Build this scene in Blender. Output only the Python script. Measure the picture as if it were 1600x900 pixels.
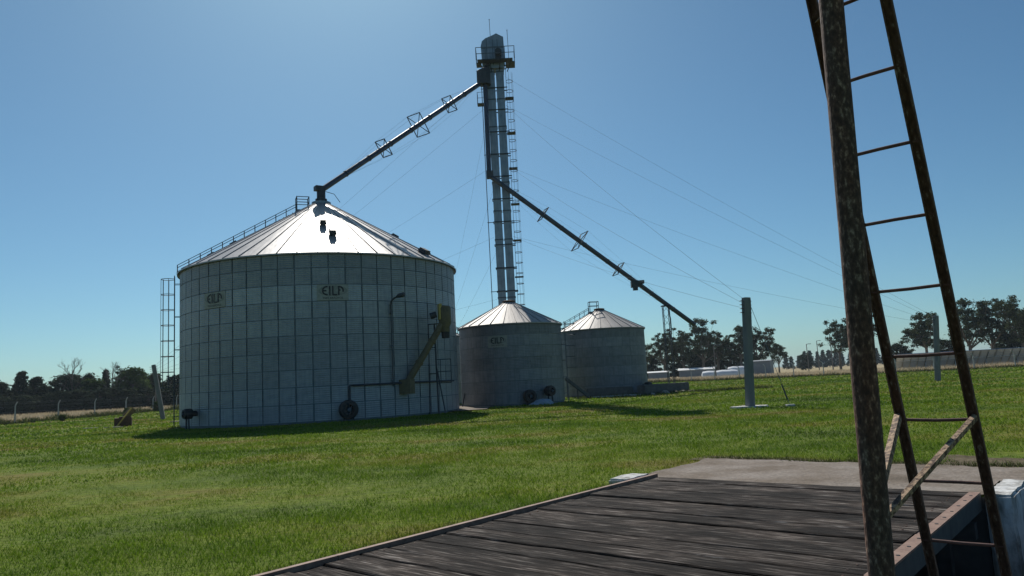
import bpy, bmesh, math, random
import numpy as np
from mathutils import Vector, Matrix, noise

R = math.radians
sc = bpy.context.scene
for o in list(bpy.data.objects):
    bpy.data.objects.remove(o)
COL = sc.collection

# ------------------------------------------------------------------ camera
EYE = 1.65
cam_d = bpy.data.cameras.new('camera')
cam = bpy.data.objects.new('camera', cam_d)
COL.objects.link(cam)
sc.camera = cam
FPX = 1155.0
cam_d.sensor_width = 36.0
cam_d.lens = 36.0 * FPX / 1600.0
cam_d.clip_start = 0.05
cam_d.clip_end = 12000
PITCH = math.atan(145 / FPX)
ROLL = 0.053
f_ = Vector((0, math.cos(PITCH), math.sin(PITCH)))
r0 = Vector((1, 0, 0))
u0 = Vector((0, -math.sin(PITCH), math.cos(PITCH)))
rr = r0 * math.cos(ROLL) - u0 * math.sin(ROLL)
uu = u0 * math.cos(ROLL) + r0 * math.sin(ROLL)
m = Matrix((rr, uu, -f_)).transposed().to_4x4()
m.translation = (0, 0, EYE)
cam.matrix_world = m

# ------------------------------------------------------------------ sky, sun, exposure
SUN_EL, SUN_AZ = 44.0, -13.0          # azimuth: degrees to the right of +Y
world = bpy.data.worlds.new('World')
sc.world = world
world.use_nodes = True
wn = world.node_tree
bg = wn.nodes['Background']
sky = wn.nodes.new('ShaderNodeTexSky')
sky.sky_type = 'NISHITA'
sky.sun_disc = False
sky.sun_elevation = R(SUN_EL)
sky.sun_rotation = R(SUN_AZ)
sky.altitude = 0
sky.air_density = 0.85
sky.dust_density = 0.6
sky.ozone_density = 3.0
tint = wn.nodes.new('ShaderNodeMix')          # the camera's cool white balance on the sky
tint.data_type = 'RGBA'
tint.blend_type = 'MULTIPLY'
tint.inputs[0].default_value = 1.0
tint.inputs[7].default_value = (0.665, 0.99, 1.05, 1)
wn.links.new(sky.outputs[0], tint.inputs[6])
wn.links.new(tint.outputs[2], bg.inputs[0])
bg.inputs[1].default_value = 0.072

sun_d = bpy.data.lights.new('sun', 'SUN')
sun_d.energy = 4.6
sun_d.angle = R(0.53)
sun_d.color = (1.0, 0.95, 0.87)
sun = bpy.data.objects.new('sun', sun_d)
COL.objects.link(sun)
sd = Vector((math.sin(R(SUN_AZ)) * math.cos(R(SUN_EL)), math.cos(R(SUN_AZ)) * math.cos(R(SUN_EL)), math.sin(R(SUN_EL))))
sun.rotation_euler = sd.to_track_quat('Z', 'Y').to_euler()
sun.location = sd * 200

sc.view_settings.view_transform = 'Standard'
sc.view_settings.look = 'None'
sc.view_settings.gamma = 1.0
sc.view_settings.use_curve_mapping = False
sc.view_settings.exposure = 0.0
sc.render.engine = 'CYCLES'
sc.cycles.max_bounces = 6
sc.cycles.sample_clamp_direct = 3.5
sc.cycles.sample_clamp_indirect = 3
sc.cycles.use_denoising = True

# ------------------------------------------------------------------ materials
MAT = {}


def nd(nt, kind, **kw):
    n = nt.nodes.new(kind)
    for k, v in kw.items():
        setattr(n, k, v)
    return n


def mat(name, stops, rough=0.7, metal=0.0, scale=3.0, detail=6, stretch=(1, 1, 1), bump=0.0, bscale=40.0,
        coord='Object', rand=0.0, rvar=0.0, spec=0.5, corr=None, island=0.0, objcol=False, second=None, trans=0.0, bstretch=None):
    """procedural material: noise through a colour ramp, per-object brightness, bump.
    stops: [(pos,(r,g,b)),...]; second: (scale, stretch, [(pos, value)]) multiplies brightness; corr: waves per metre along Z"""
    m = bpy.data.materials.new(name)
    m.use_nodes = True
    nt = m.node_tree
    b = nt.nodes['Principled BSDF']
    b.inputs['Metallic'].default_value = metal
    b.inputs['Specular IOR Level'].default_value = spec
    tc = nd(nt, 'ShaderNodeTexCoord')
    L = nt.links.new
    if coord == 'World':
        src = nd(nt, 'ShaderNodeNewGeometry').outputs['Position']
    else:
        src = tc.outputs[coord]
    # shift pattern per object so that copies differ
    oi = nd(nt, 'ShaderNodeObjectInfo')
    add = nd(nt, 'ShaderNodeVectorMath', operation='ADD')
    if coord != 'World':
        ml = nd(nt, 'ShaderNodeMath', operation='MULTIPLY')
        ml.inputs[1].default_value = 37.0
        L(oi.outputs['Random'], ml.inputs[0])
        L(src, add.inputs[0])
        L(ml.outputs[0], add.inputs[1])
        vec = add.outputs[0]
    else:
        vec = src

    def mapped(st):
        mp = nd(nt, 'ShaderNodeMapping')
        mp.inputs['Scale'].default_value = st
        L(vec, mp.inputs['Vector'])
        return mp.outputs[0]
    n1 = nd(nt, 'ShaderNodeTexNoise')
    n1.inputs['Scale'].default_value = scale
    n1.inputs['Detail'].default_value = detail
    n1.inputs['Roughness'].default_value = 0.62
    L(mapped(stretch), n1.inputs['Vector'])
    rp = nd(nt, 'ShaderNodeValToRGB')
    els = rp.color_ramp.elements
    while len(els) < len(stops):
        els.new(0.5)
    for e, (p, c) in zip(els, stops):
        e.position = p
        e.color = (*c, 1)
    L(n1.outputs['Fac'], rp.inputs[0])
    colr = rp.outputs[0]

    def times(colr, val):
        mx = nd(nt, 'ShaderNodeMix', data_type='RGBA', blend_type='MULTIPLY')
        mx.inputs[0].default_value = 1
        L(colr, mx.inputs[6])
        L(val, mx.inputs[7])
        return mx.outputs[2]
    if second:
        n2 = nd(nt, 'ShaderNodeTexNoise')
        n2.inputs['Scale'].default_value = second[0]
        n2.inputs['Detail'].default_value = 5
        L(mapped(second[1]), n2.inputs['Vector'])
        r2 = nd(nt, 'ShaderNodeValToRGB')
        e2 = r2.color_ramp.elements
        while len(e2) < len(second[2]):
            e2.new(0.5)
        for e, (p, c) in zip(e2, second[2]):
            e.position = p
            e.color = (*c, 1) if isinstance(c, tuple) else (c, c, c, 1)
        L(n2.outputs['Fac'], r2.inputs[0])
        colr = times(colr, r2.outputs[0])
    if rand or island:
        src_r = oi.outputs['Random'] if rand else nd(nt, 'ShaderNodeNewGeometry').outputs['Random Per Island']
        mr = nd(nt, 'ShaderNodeMapRange')
        w = rand or island
        mr.inputs[3].default_value = 1 - w
        mr.inputs[4].default_value = 1 + w
        L(src_r, mr.inputs[0])
        colr = times(colr, mr.outputs[0])
    if objcol:
        colr = times(colr, oi.outputs['Color'])
    L(colr, b.inputs['Base Color'])
    rn = nd(nt, 'ShaderNodeMapRange')
    rn.inputs[3].default_value = max(0.03, rough - rvar)
    rn.inputs[4].default_value = min(1, rough + rvar)
    L(n1.outputs['Fac'], rn.inputs[0])
    L(rn.outputs[0], b.inputs['Roughness'])
    nrm = None
    if bump:
        n3 = nd(nt, 'ShaderNodeTexNoise')
        n3.inputs['Scale'].default_value = bscale
        n3.inputs['Detail'].default_value = 5
        L(mapped(bstretch or stretch), n3.inputs['Vector'])
        bp = nd(nt, 'ShaderNodeBump')
        bp.inputs['Strength'].default_value = 1
        bp.inputs['Distance'].default_value = bump
        L(n3.outputs['Fac'], bp.inputs['Height'])
        nrm = bp.outputs[0]
    if corr:
        sx = nd(nt, 'ShaderNodeSeparateXYZ')
        L(tc.outputs['Object'], sx.inputs[0])
        mu = nd(nt, 'ShaderNodeMath', operation='MULTIPLY')
        mu.inputs[1].default_value = corr[0] * math.tau
        L(sx.outputs[2], mu.inputs[0])
        si = nd(nt, 'ShaderNodeMath', operation='SINE')
        L(mu.outputs[0], si.inputs[0])
        bp2 = nd(nt, 'ShaderNodeBump')
        bp2.inputs['Distance'].default_value = corr[1]
        L(si.outputs[0], bp2.inputs['Height'])
        if nrm:
            L(nrm, bp2.inputs['Normal'])
        nrm = bp2.outputs[0]
    if nrm:
        L(nrm, b.inputs['Normal'])
    if trans:
        tr = nd(nt, 'ShaderNodeBsdfTranslucent')
        L(colr, tr.inputs[0])
        ms = nd(nt, 'ShaderNodeMixShader')
        ms.inputs[0].default_value = trans
        L(b.outputs[0], ms.inputs[1])
        L(tr.outputs[0], ms.inputs[2])
        L(ms.outputs[0], nt.nodes['Material Output'].inputs[0])
    MAT[name] = m
    return m


GRASS_STOPS = [(0.34, (0.066, 0.12, 0.009)), (0.43, (0.108, 0.19, 0.013)), (0.51, (0.145, 0.226, 0.016)), (0.59, (0.18, 0.205, 0.026)), (0.70, (0.225, 0.188, 0.065))]
mat('lawn', [(p, (c[0] * .92, c[1] * .76, c[2] * 1.2)) for p, c in GRASS_STOPS], rough=0.95, scale=0.16, detail=9, stretch=(0.7, 1.3, 1), bump=0.05, bscale=9, coord='World', spec=0.1,
    second=(6.0, (1, 1, 1), [(0.3, 0.62), (0.7, 1.12)]))
mat('grass', GRASS_STOPS, rough=0.7, scale=0.16, detail=9, stretch=(0.7, 1.3, 1), coord='World', spec=0.2, island=0.3, trans=0.38)
mat('field', [(0.3, (0.24, 0.19, 0.105)), (0.55, (0.36, 0.29, 0.17)), (0.75, (0.27, 0.245, 0.115))], rough=0.95, scale=0.05, detail=8, coord='World', spec=0.1)
mat('dry_grass', [(0.3, (0.38, 0.30, 0.19)), (0.55, (0.55, 0.455, 0.31)), (0.75, (0.36, 0.33, 0.16))], rough=0.9, scale=0.06, detail=7, coord='World', spec=0.1, island=0.3, trans=0.3)
mat('weed', [(0.3, (0.045, 0.06, 0.018)), (0.6, (0.09, 0.105, 0.03)), (0.8, (0.17, 0.15, 0.06))], rough=0.85, scale=0.3, coord='World', spec=0.15, island=0.3, trans=0.25)
mat('galv_wall', [(0.3, (0.255, 0.28, 0.305)), (0.5, (0.30, 0.325, 0.348)), (0.7, (0.35, 0.372, 0.385))], rough=0.52, metal=0.45, scale=1.6, stretch=(1, 1, 2.6), rand=0.08, rvar=0.08, corr=(9.0, 0.005), objcol=True,
    second=(2.2, (4, 4, 0.35), [(0.3, 0.88), (0.6, 1.03)]))
mat('galv_old', [(0.3, (0.175, 0.188, 0.208)), (0.5, (0.222, 0.234, 0.252)), (0.75, (0.27, 0.28, 0.292))], rough=0.55, metal=0.4, scale=1.3, stretch=(1, 1, 2.0), rand=0.05, rvar=0.08, corr=(9.5, 0.006), objcol=True,
    second=(2.0, (4, 4, 0.35), [(0.3, 0.8), (0.6, 1.05)]))
mat('galv_core', [(0.3, (0.10, 0.135, 0.165)), (0.7, (0.14, 0.175, 0.20))], rough=0.6, metal=0.4, scale=2)
mat('galv_roof', [(0.3, (0.32, 0.305, 0.295)), (0.55, (0.39, 0.375, 0.365)), (0.75, (0.45, 0.435, 0.42))], rough=0.44, metal=0.55, scale=1.1, stretch=(0.6, 2, 1), rand=0.07, rvar=0.05, bump=0.012, bscale=1.4)
mat('galv_roof_old', [(0.3, (0.27, 0.255, 0.245)), (0.55, (0.34, 0.325, 0.312)), (0.75, (0.40, 0.385, 0.37))], rough=0.62, metal=0.3, scale=1.1, stretch=(0.6, 2, 1), rand=0.08, rvar=0.06, bump=0.012, bscale=1.4)
mat('galv_steel', [(0.3, (0.20, 0.24, 0.275)), (0.7, (0.31, 0.345, 0.375))], rough=0.45, metal=0.6, scale=1.5, rvar=0.08, second=(3, (2, 2, .3), [(0.3, .8), (.6, 1.05)]))
mat('dark_steel', [(0.3, (0.022, 0.03, 0.042)), (0.7, (0.042, 0.053, 0.068))], rough=0.6, metal=0.1, scale=4)
mat('spout_steel', [(0.3, (0.04, 0.05, 0.07)), (0.7, (0.07, 0.082, 0.11))], rough=0.33, metal=0.45, scale=2)
mat('frame_steel', [(0.3, (0.05, 0.07, 0.095)), (0.7, (0.10, 0.125, 0.155))], rough=0.6, metal=0.1, scale=6)
mat('sign_board', [(0.3, (0.27, 0.28, 0.25)), (0.7, (0.34, 0.345, 0.31))], rough=0.6, scale=5, metal=0.2)
mat('sign_oval', [(0.3, (0.20, 0.215, 0.195)), (0.7, (0.25, 0.26, 0.235))], rough=0.6, scale=5)
mat('sign_black', [(0.3, (0.012, 0.014, 0.016)), (0.7, (0.02, 0.022, 0.024))], rough=0.5, scale=9)
mat('rust_pole', [(0.26, (0.022, 0.014, 0.011)), (0.42, (0.05, 0.03, 0.022)), (0.54, (0.085, 0.055, 0.042)), (0.60, (0.155, 0.118, 0.092)), (0.70, (0.34, 0.285, 0.23))], rough=0.85, scale=48, detail=10, stretch=(1, 1, 0.5), bump=0.006, bscale=60,
    second=(2.5, (3, 3, .5), [(0.35, (1.3, .85, .68)), (0.6, (1.0, .95, .9))]))
mat('rust_rail', [(0.28, (0.03, 0.016, 0.011)), (0.45, (0.075, 0.036, 0.022)), (0.58, (0.11, 0.06, 0.038)), (0.68, (0.26, 0.22, 0.18))], rough=0.85, scale=40, detail=10, stretch=(1, 1, 0.35), bump=0.004, bscale=70)
mat('rust_rung', [(0.3, (0.07, 0.03, 0.025)), (0.6, (0.14, 0.07, 0.055)), (0.75, (0.26, 0.17, 0.12))], rough=0.75, scale=16, detail=8, bump=0.002, bscale=80)
mat('peeling_angle', [(0.30, (0.04, 0.022, 0.015)), (0.47, (0.11, 0.065, 0.04)), (0.53, (0.33, 0.22, 0.13)), (0.7, (0.52, 0.37, 0.24))], rough=0.8, scale=34, detail=8, stretch=(1, 1, 1), bump=0.004, bscale=50)
mat('deck_wood', [(0.36, (0.009, 0.0065, 0.0052)), (0.46, (0.025, 0.019, 0.0155)), (0.53, (0.047, 0.0375, 0.0315)), (0.60, (0.112, 0.096, 0.084)), (0.70, (0.26, 0.238, 0.215))], rough=0.92, scale=3.6, detail=15, stretch=(0.75, 8, 2.5), bump=0.02, bscale=4.0, bstretch=(0.6, 12, 3), rand=0.22, rvar=0.06, spec=0.12,
    second=(1.5, (0.7, 1.2, 1), [(0.36, 0.30), (0.5, 0.72), (0.64, 1.5)]))
mat('edge_rust', [(0.3, (0.15, 0.085, 0.06)), (0.55, (0.24, 0.145, 0.105)), (0.75, (0.30, 0.20, 0.15))], rough=0.75, scale=8, detail=8, bump=0.003, bscale=60)
mat('beam_paint', [(0.3, (0.028, 0.032, 0.033)), (0.6, (0.06, 0.066, 0.066)), (0.75, (0.10, 0.07, 0.055))], rough=0.7, scale=6, detail=7)
mat('concrete', [(0.3, (0.26, 0.235, 0.20)), (0.5, (0.35, 0.315, 0.27)), (0.72, (0.42, 0.385, 0.335))], rough=0.92, scale=0.9, detail=10, coord='World', bump=0.01, bscale=30, second=(14, (1, 1, 1), [(0.3, .82), (.65, 1.07)]), spec=0.2)
mat('apron', [(0.30, (0.13, 0.105, 0.08)), (0.42, (0.185, 0.15, 0.118)), (0.55, (0.25, 0.214, 0.182)), (0.72, (0.33, 0.295, 0.262))], rough=0.95, scale=0.8, detail=12, coord='World', bump=0.02, bscale=25, second=(22, (1, 1, 1), [(0.3, .72), (.65, 1.1)]), spec=0.15)
mat('soil', [(0.3, (0.075, 0.062, 0.035)), (0.5, (0.13, 0.105, 0.065)), (0.7, (0.18, 0.15, 0.10))], rough=0.97, scale=2.2, detail=12, coord='World', bump=0.03, bscale=20, second=(16, (1, 1, 1), [(0.3, .6), (.65, 1.15)]), spec=0.1)
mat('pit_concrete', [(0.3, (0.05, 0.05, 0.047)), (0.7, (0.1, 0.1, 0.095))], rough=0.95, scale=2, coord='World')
mat('post_concrete', [(0.3, (0.145, 0.152, 0.16)), (0.7, (0.21, 0.217, 0.222))], rough=0.9, scale=4, detail=8, stretch=(1, 1, .4), bump=0.004, bscale=40)
mat('fence_concrete', [(0.3, (0.36, 0.35, 0.33)), (0.7, (0.48, 0.47, 0.45))], rough=0.9, scale=4, detail=6)
mat('beam_concrete', [(0.3, (0.09, 0.085, 0.082)), (0.6, (0.14, 0.132, 0.125)), (0.75, (0.22, 0.205, 0.19))], rough=0.95, scale=3, detail=9, bump=0.02, bscale=10)
mat('whitewash', [(0.33, (0.20, 0.19, 0.175)), (0.42, (0.46, 0.455, 0.44)), (0.52, (0.66, 0.66, 0.65)), (0.75, (0.76, 0.76, 0.745))], rough=0.92, scale=5, detail=12, stretch=(1, 1, .6), bump=0.02, bscale=14, spec=.2, second=(3.0, (2.5, 2.5, .5), [(0.30, (.36, .345, .31)), (.5, (.9, .9, .89))]))
mat('yellow_paint', [(0.3, (0.085, 0.068, 0.036)), (0.6, (0.14, 0.11, 0.05)), (0.8, (0.10, 0.07, 0.045))], rough=0.65, scale=5, detail=7)
mat('yellow_fresh', [(0.3, (0.42, 0.30, 0.06)), (0.7, (0.55, 0.40, 0.10))], rough=0.6, scale=6)
mat('brown_rust', [(0.3, (0.06, 0.033, 0.02)), (0.7, (0.13, 0.07, 0.04))], rough=0.85, scale=4)
mat('black_rubber', [(0.3, (0.010, 0.011, 0.013)), (0.7, (0.022, 0.023, 0.025))], rough=0.6, scale=8)
mat('tarp', [(0.3, (0.20, 0.27, 0.36)), (0.7, (0.34, 0.42, 0.50))], rough=0.55, scale=3)
mat('wire', [(0.3, (0.10, 0.13, 0.16)), (0.7, (0.16, 0.19, 0.22))], rough=0.9, metal=0.0, scale=3)
mat('panel_back', [(0.3, (0.76, 0.79, 0.88)), (0.7, (0.82, 0.85, 0.93))], rough=0.6, scale=2, rand=0.06)
mat('alu', [(0.3, (0.7, 0.7, 0.7)), (0.7, (0.8, 0.8, 0.8))], rough=0.35, metal=0.9, scale=4)
mat('shed_grey', [(0.3, (0.16, 0.185, 0.215)), (0.7, (0.22, 0.245, 0.275))], rough=0.6, scale=.6, metal=.2)
mat('shed_white', [(0.3, (0.66, 0.67, 0.67)), (0.7, (0.78, 0.78, 0.77))], rough=0.5, scale=.6)
mat('bag_white', [(0.3, (0.6, 0.62, 0.64)), (0.7, (0.76, 0.77, 0.78))], rough=0.45, scale=.8)
mat('bark', [(0.3, (0.09, 0.075, 0.06)), (0.6, (0.17, 0.145, 0.12)), (0.8, (0.27, 0.24, 0.2))], rough=0.9, scale=3, stretch=(1, 1, .3))
mat('pole_wood', [(0.3, (0.11, 0.105, 0.10)), (0.7, (0.19, 0.18, 0.17))], rough=0.9, scale=4, stretch=(1, 1, .2))
mat('leaf_euc', [(0.3, (0.042, 0.056, 0.026)), (0.6, (0.07, 0.086, 0.042)), (0.8, (0.10, 0.115, 0.06))], rough=0.9, scale=.5, island=0.35, trans=0.22, spec=0.06)
mat('leaf_dark', [(0.3, (0.03, 0.044, 0.026)), (0.6, (0.046, 0.062, 0.034)), (0.8, (0.062, 0.08, 0.042))], rough=0.9, scale=.5, island=0.35, trans=0.15, spec=0.06)
mat('leaf_green', [(0.3, (0.045, 0.075, 0.022)), (0.6, (0.075, 0.115, 0.032)), (0.8, (0.10, 0.14, 0.045))], rough=0.9, scale=.5, island=0.35, trans=0.3, spec=0.06)


# ------------------------------------------------------------------ mesh helpers
class MB:
    def __init__(self):
        self.v = []
        self.f = []

    def add(self, vs, fs):
        n = len(self.v)
        self.v += [tuple(p) for p in vs]
        self.f += [tuple(i + n for i in f) for f in fs]
        return self

    def box(self, c, s, rz=0.0, M=None):
        x, y, z = s[0] / 2, s[1] / 2, s[2] / 2
        vs = [Vector((a * x, b * y, d * z)) for d in (-1, 1) for b in (-1, 1) for a in (-1, 1)]
        if M is None:
            M = Matrix.Rotation(rz, 3, 'Z')
        vs = [M @ p + Vector(c) for p in vs]
        return self.add(vs, [(0, 2, 3, 1), (4, 5, 7, 6), (0, 1, 5, 4), (2, 6, 7, 3), (0, 4, 6, 2), (1, 3, 7, 5)])

    def bar(self, a, b, w, h, up=(0, 0, 1)):
        """rectangular bar from a to b"""
        a, b = Vector(a), Vector(b)
        d = (b - a)
        z = d.normalized()
        x = Vector(up).cross(z)
        if x.length < 1e-4:
            x = Vector((1, 0, 0)).cross(z)
        x.normalize()
        y = z.cross(x)
        M = Matrix((x, y, z)).transposed()
        return self.box((a + b) / 2, (w, h, d.length), M=M)

    def tube(self, pts, r, n=8, caps=True):
        pts = [Vector(p) for p in pts]
        rs = r if isinstance(r, (list, tuple)) else [r] * len(pts)
        rings = []
        ref = None
        for i, p in enumerate(pts):
            t = (pts[min(i + 1, len(pts) - 1)] - pts[max(i - 1, 0)]).normalized()
            if ref is None:
                ref = Vector((0, 0, 1)) if abs(t.z) < 0.9 else Vector((1, 0, 0))
            x = ref.cross(t)
            if x.length < 1e-4:
                x = Vector((0, 1, 0)).cross(t)
            x.normalize()
            y = t.cross(x)
            rings.append([p + (x * math.cos(k * math.tau / n) + y * math.sin(k * math.tau / n)) * rs[i] for k in range(n)])
        vs = [q for rg in rings for q in rg]
        fs = []
        for i in range(len(pts) - 1):
            for k in range(n):
                a, b = i * n + k, i * n + (k + 1) % n
                fs.append((a, b, b + n, a + n))
        if caps:
            fs.append(tuple(reversed(range(n))))
            fs.append(tuple(range((len(pts) - 1) * n, len(pts) * n)))
        return self.add(vs, fs)

    def lathe(self, prof, n=24, c=(0, 0, 0), axis=None, a0=0.0, a1=math.tau):
        """profile [(r,z)] about z (or given axis matrix)"""
        M = axis or Matrix.Identity(3)
        full = abs(a1 - a0 - math.tau) < 1e-6
        cols = n if full else n + 1
        vs = []
        for k in range(cols):
            a = a0 + (a1 - a0) * k / n
            for r, z in prof:
                vs.append(M @ Vector((r * math.cos(a), r * math.sin(a), z)) + Vector(c))
        q = len(prof)
        fs = []
        for k in range(n):
            k2 = (k + 1) % cols
            for j in range(q - 1):
                fs.append((k * q + j, k2 * q + j, k2 * q + j + 1, k * q + j + 1))
        return self.add(vs, fs)

    def mesh(self, name, smooth=None):
        me = bpy.data.meshes.new(name)
        me.from_pydata(self.v, [], self.f)
        me.validate()
        bm = bmesh.new()
        bm.from_mesh(me)
        bmesh.ops.recalc_face_normals(bm, faces=bm.faces)
        bm.to_mesh(me)
        bm.free()
        if smooth:
            me.shade_smooth()
            try:
                me.set_sharp_from_angle(angle=R(smooth))
            except Exception:
                pass
        return me

    def build(self, name, material, parent=None, loc=(0, 0, 0), smooth=None):
        return obj(name, self.mesh(name, smooth), material, parent, loc)


def obj(name, me, material=None, parent=None, loc=(0, 0, 0), rot=(0, 0, 0)):
    if material and not me.materials:
        me.materials.append(MAT[material])
    o = bpy.data.objects.new(name, me)
    COL.objects.link(o)
    o.location = loc
    o.rotation_euler = rot
    if parent:
        o.parent = parent
    return o


def tag(o, label=None, cat=None, group=None, kind=None):
    if label:
        o['label'] = label
    if cat:
        o['category'] = cat
    if group:
        o['group'] = group
    if kind:
        o['kind'] = kind
    return o


def thing(name, label, cat, loc=(0, 0, 0), rz=0.0, group=None):
    o = bpy.data.objects.new(name, None)
    COL.objects.link(o)
    o.location = loc
    o.rotation_euler = (0, 0, rz)
    o.empty_display_size = 0.3
    return tag(o, label, cat, group)


KIDS = {}


def copy_tree(o, parent=None):
    c = o.copy()
    COL.objects.link(c)
    c.parent = parent
    for ch in o.children:
        copy_tree(ch, c)
    return c


def bdir(deg):
    return Vector((math.sin(R(deg)), math.cos(R(deg)), 0))


def pol(deg, dist, z=0.0):
    p = bdir(deg) * dist
    return Vector((p.x, p.y, z))


# deck axes: u runs along the platform, v along its planks
UV_B = 40.5
U = Vector((math.sin(R(UV_B)), math.cos(R(UV_B)), 0))
V = Vector((math.cos(R(UV_B)), -math.sin(R(UV_B)), 0))
O_ = Vector((2.15, 12.19, 0))
UVROT = math.atan2(V.y, V.x)          # rotation that takes local x to v, local y to u


def uv(u, v, z=0.0):
    p = O_ + U * u + V * v
    return Vector((p.x, p.y, z))


S1 = pol(-14.45, 48.8)
S2 = pol(-0.33, 53.9)
S3 = pol(6.65, 64.6)
S4 = pol(-7.55, 62.0)
R1, H1, A1 = 8.44, 9.1, 13.75
R2, H2, A2 = 3.71, 5.6, 7.35
TW = Vector((-0.47, 61.0, 0))


# ------------------------------------------------------------------ ground
def ground_z(x, y):
    d = math.hypot(x, y)
    if d > 140:
        return 0.0
    q = (Vector((x, y, 0)) - O_)
    a, b = q.dot(U), q.dot(V)
    near = max(0.0, max(-14 - a, a - 3, -1 - b, b - 10))     # distance from the deck
    w = min(1.0, near / 5.0)
    n = noise.noise(Vector((x * 0.11, y * 0.11, 3.1))) * 0.07 + noise.noise(Vector((x * 0.33, y * 0.33, 7.7))) * 0.025
    return w * n


PU0, PU1, PV1 = -7.2, 0.9, 7.2      # pit
us = sorted(set([-4000, -1500, -600, -250, -120] + [-80 + 2 * i for i in range(33)] + [-14, -12.4, PU0, -0.31, PU1, 2.4] + [4 + 1.5 * i for i in range(60)] + [100, 115, 140, 180, 260, 600, 1500, 4000]))
vs_ = sorted(set([-4000, -1500, -600, -250, -160] + [-110 + 2 * i for i in range(54)] + [0.25, 2, 4.57, PV1, 9, 11] + [13 + 2 * i for i in range(40)] + [110, 160, 250, 600, 1500, 4000]))
gv, gf = [], []
idx = {}
for i, a in enumerate(us):
    for j, b in enumerate(vs_):
        p = uv(a, b)
        idx[i, j] = len(gv)
        gv.append((p.x, p.y, ground_z(p.x, p.y)))
for i in range(len(us) - 1):
    for j in range(len(vs_) - 1):
        cu, cv = (us[i] + us[i + 1]) / 2, (vs_[j] + vs_[j + 1]) / 2
        inpit = PU0 < cu < PU1 and 0.25 < cv < PV1 and not (cu > -0.31 and cv < 4.57)
        if not inpit:
            gf.append((idx[i, j], idx[i + 1, j], idx[i + 1, j + 1], idx[i, j + 1]))
g = MB()
g.v, g.f = gv, gf
ground = g.build('ground', 'lawn', smooth=60)
tag(ground, 'wide mown green lawn with brownish patches round the silos', 'lawn', kind='structure')

# pit walls and floor
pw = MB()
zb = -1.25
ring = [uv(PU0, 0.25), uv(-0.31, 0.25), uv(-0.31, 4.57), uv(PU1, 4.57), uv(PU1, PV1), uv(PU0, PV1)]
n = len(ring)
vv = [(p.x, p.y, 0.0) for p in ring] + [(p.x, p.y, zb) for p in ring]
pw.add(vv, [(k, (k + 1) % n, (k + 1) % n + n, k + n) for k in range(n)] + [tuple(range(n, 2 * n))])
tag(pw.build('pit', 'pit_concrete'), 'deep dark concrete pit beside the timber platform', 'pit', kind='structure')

# concrete apron behind the deck: slab sheets with thin edges
ap = MB()


def ragged(u0_, u1_, v0_, v1_, nu, nv, zt, rag=None):
    vs2, fs2 = [], []
    for i in range(nu + 1):
        for j in range(nv + 1):
            a = u0_ + (u1_ - u0_) * i / nu
            b = v0_ + (v1_ - v0_) * j / nv
            if rag and i == nu:
                a += rag * noise.noise(Vector((b * 1.3, 2.0, 0))) + rag * .5 * noise.noise(Vector((b * 4.3, 5.0, 0)))
            if rag and j == 0 and v0_ < 1:
                b += rag * noise.noise(Vector((a * 1.5, 9.0, 0)))
            p = uv(a, b)
            vs2.append((p.x, p.y, zt + 0.006 * noise.noise(p * 1.5)))
    for i in range(nu):
        for j in range(nv):
            k = i * (nv + 1) + j
            fs2.append((k, k + nv + 1, k + nv + 2, k + 1))
    return vs2, fs2


ap.add(*ragged(-0.305, 2.35, -0.22, 4.565, 22, 60, 0.028, 0.22))
ap.add(*ragged(0.905, 2.35, 4.565, 10.5, 12, 70, 0.028, 0.22))
tag(ap.build('pavement', 'apron', smooth=40), 'dusty beige concrete apron behind the timber platform', 'pavement', kind='structure')

so = MB()
so.add(*ragged(2.15, 2.75, -0.5, 3.4, 8, 60, 0.014, 0.3))
so.add(*ragged(2.15, 3.7, 3.4, 10.5, 12, 80, 0.014, 0.5))
tag(so.build('soil', 'soil', smooth=40), 'bare brown soil along the edge of the concrete apron', 'soil', kind='structure')
# earth between the silos
ft = MB()
ft.add([tuple(uv_) for uv_ in (Vector((-4.6, 44.6, .06)), Vector((-1.9, 45.2, .06)), Vector((-1.7, 57, .06)), Vector((-5.2, 57, .06)))], [(0, 1, 2, 3)])
tag(ft.build('path', 'apron'), 'bare beige earth strip between the silos', 'path', kind='structure')

# dry field beyond the fences
FENCE_L = [(-53.5, 40), (-51.2, 76), (-50.5, 130), (-46, 170)]
FENCE_R = [(-46, 170), (10, 140), (26, 127), (44, 105), (64, 96.5), (110, 82)]
fld = MB()
outer = [(-900, -200), (-900, 2500), (900, 2500), (900, -200), (140, 60)]
poly = FENCE_L + FENCE_R[1:]
# strip triangulation from fence polyline outward
pts_in = [(-56, 0)] + poly + [(140, 70)]
pts_out = [(-1500, -200), (-1500, 40), (-1500, 400), (-1500, 1500), (-900, 2500), (-300, 2500), (50, 2500), (250, 2500), (500, 2500), (900, 1800), (1500, 400)]
k = len(pts_in)
while len(pts_out) < k:
    pts_out.append((1500, 100))
pts_out = pts_out[:k]
fld.add([(x, y, 0.05) for x, y in pts_in] + [(x, y, 0.05) for x, y in pts_out], [(i, i + 1, i + 1 + k, i + k) for i in range(k - 1)])
tag(fld.build('field', 'field'), 'tan dry field beyond the fence', 'field', kind='structure')


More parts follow.
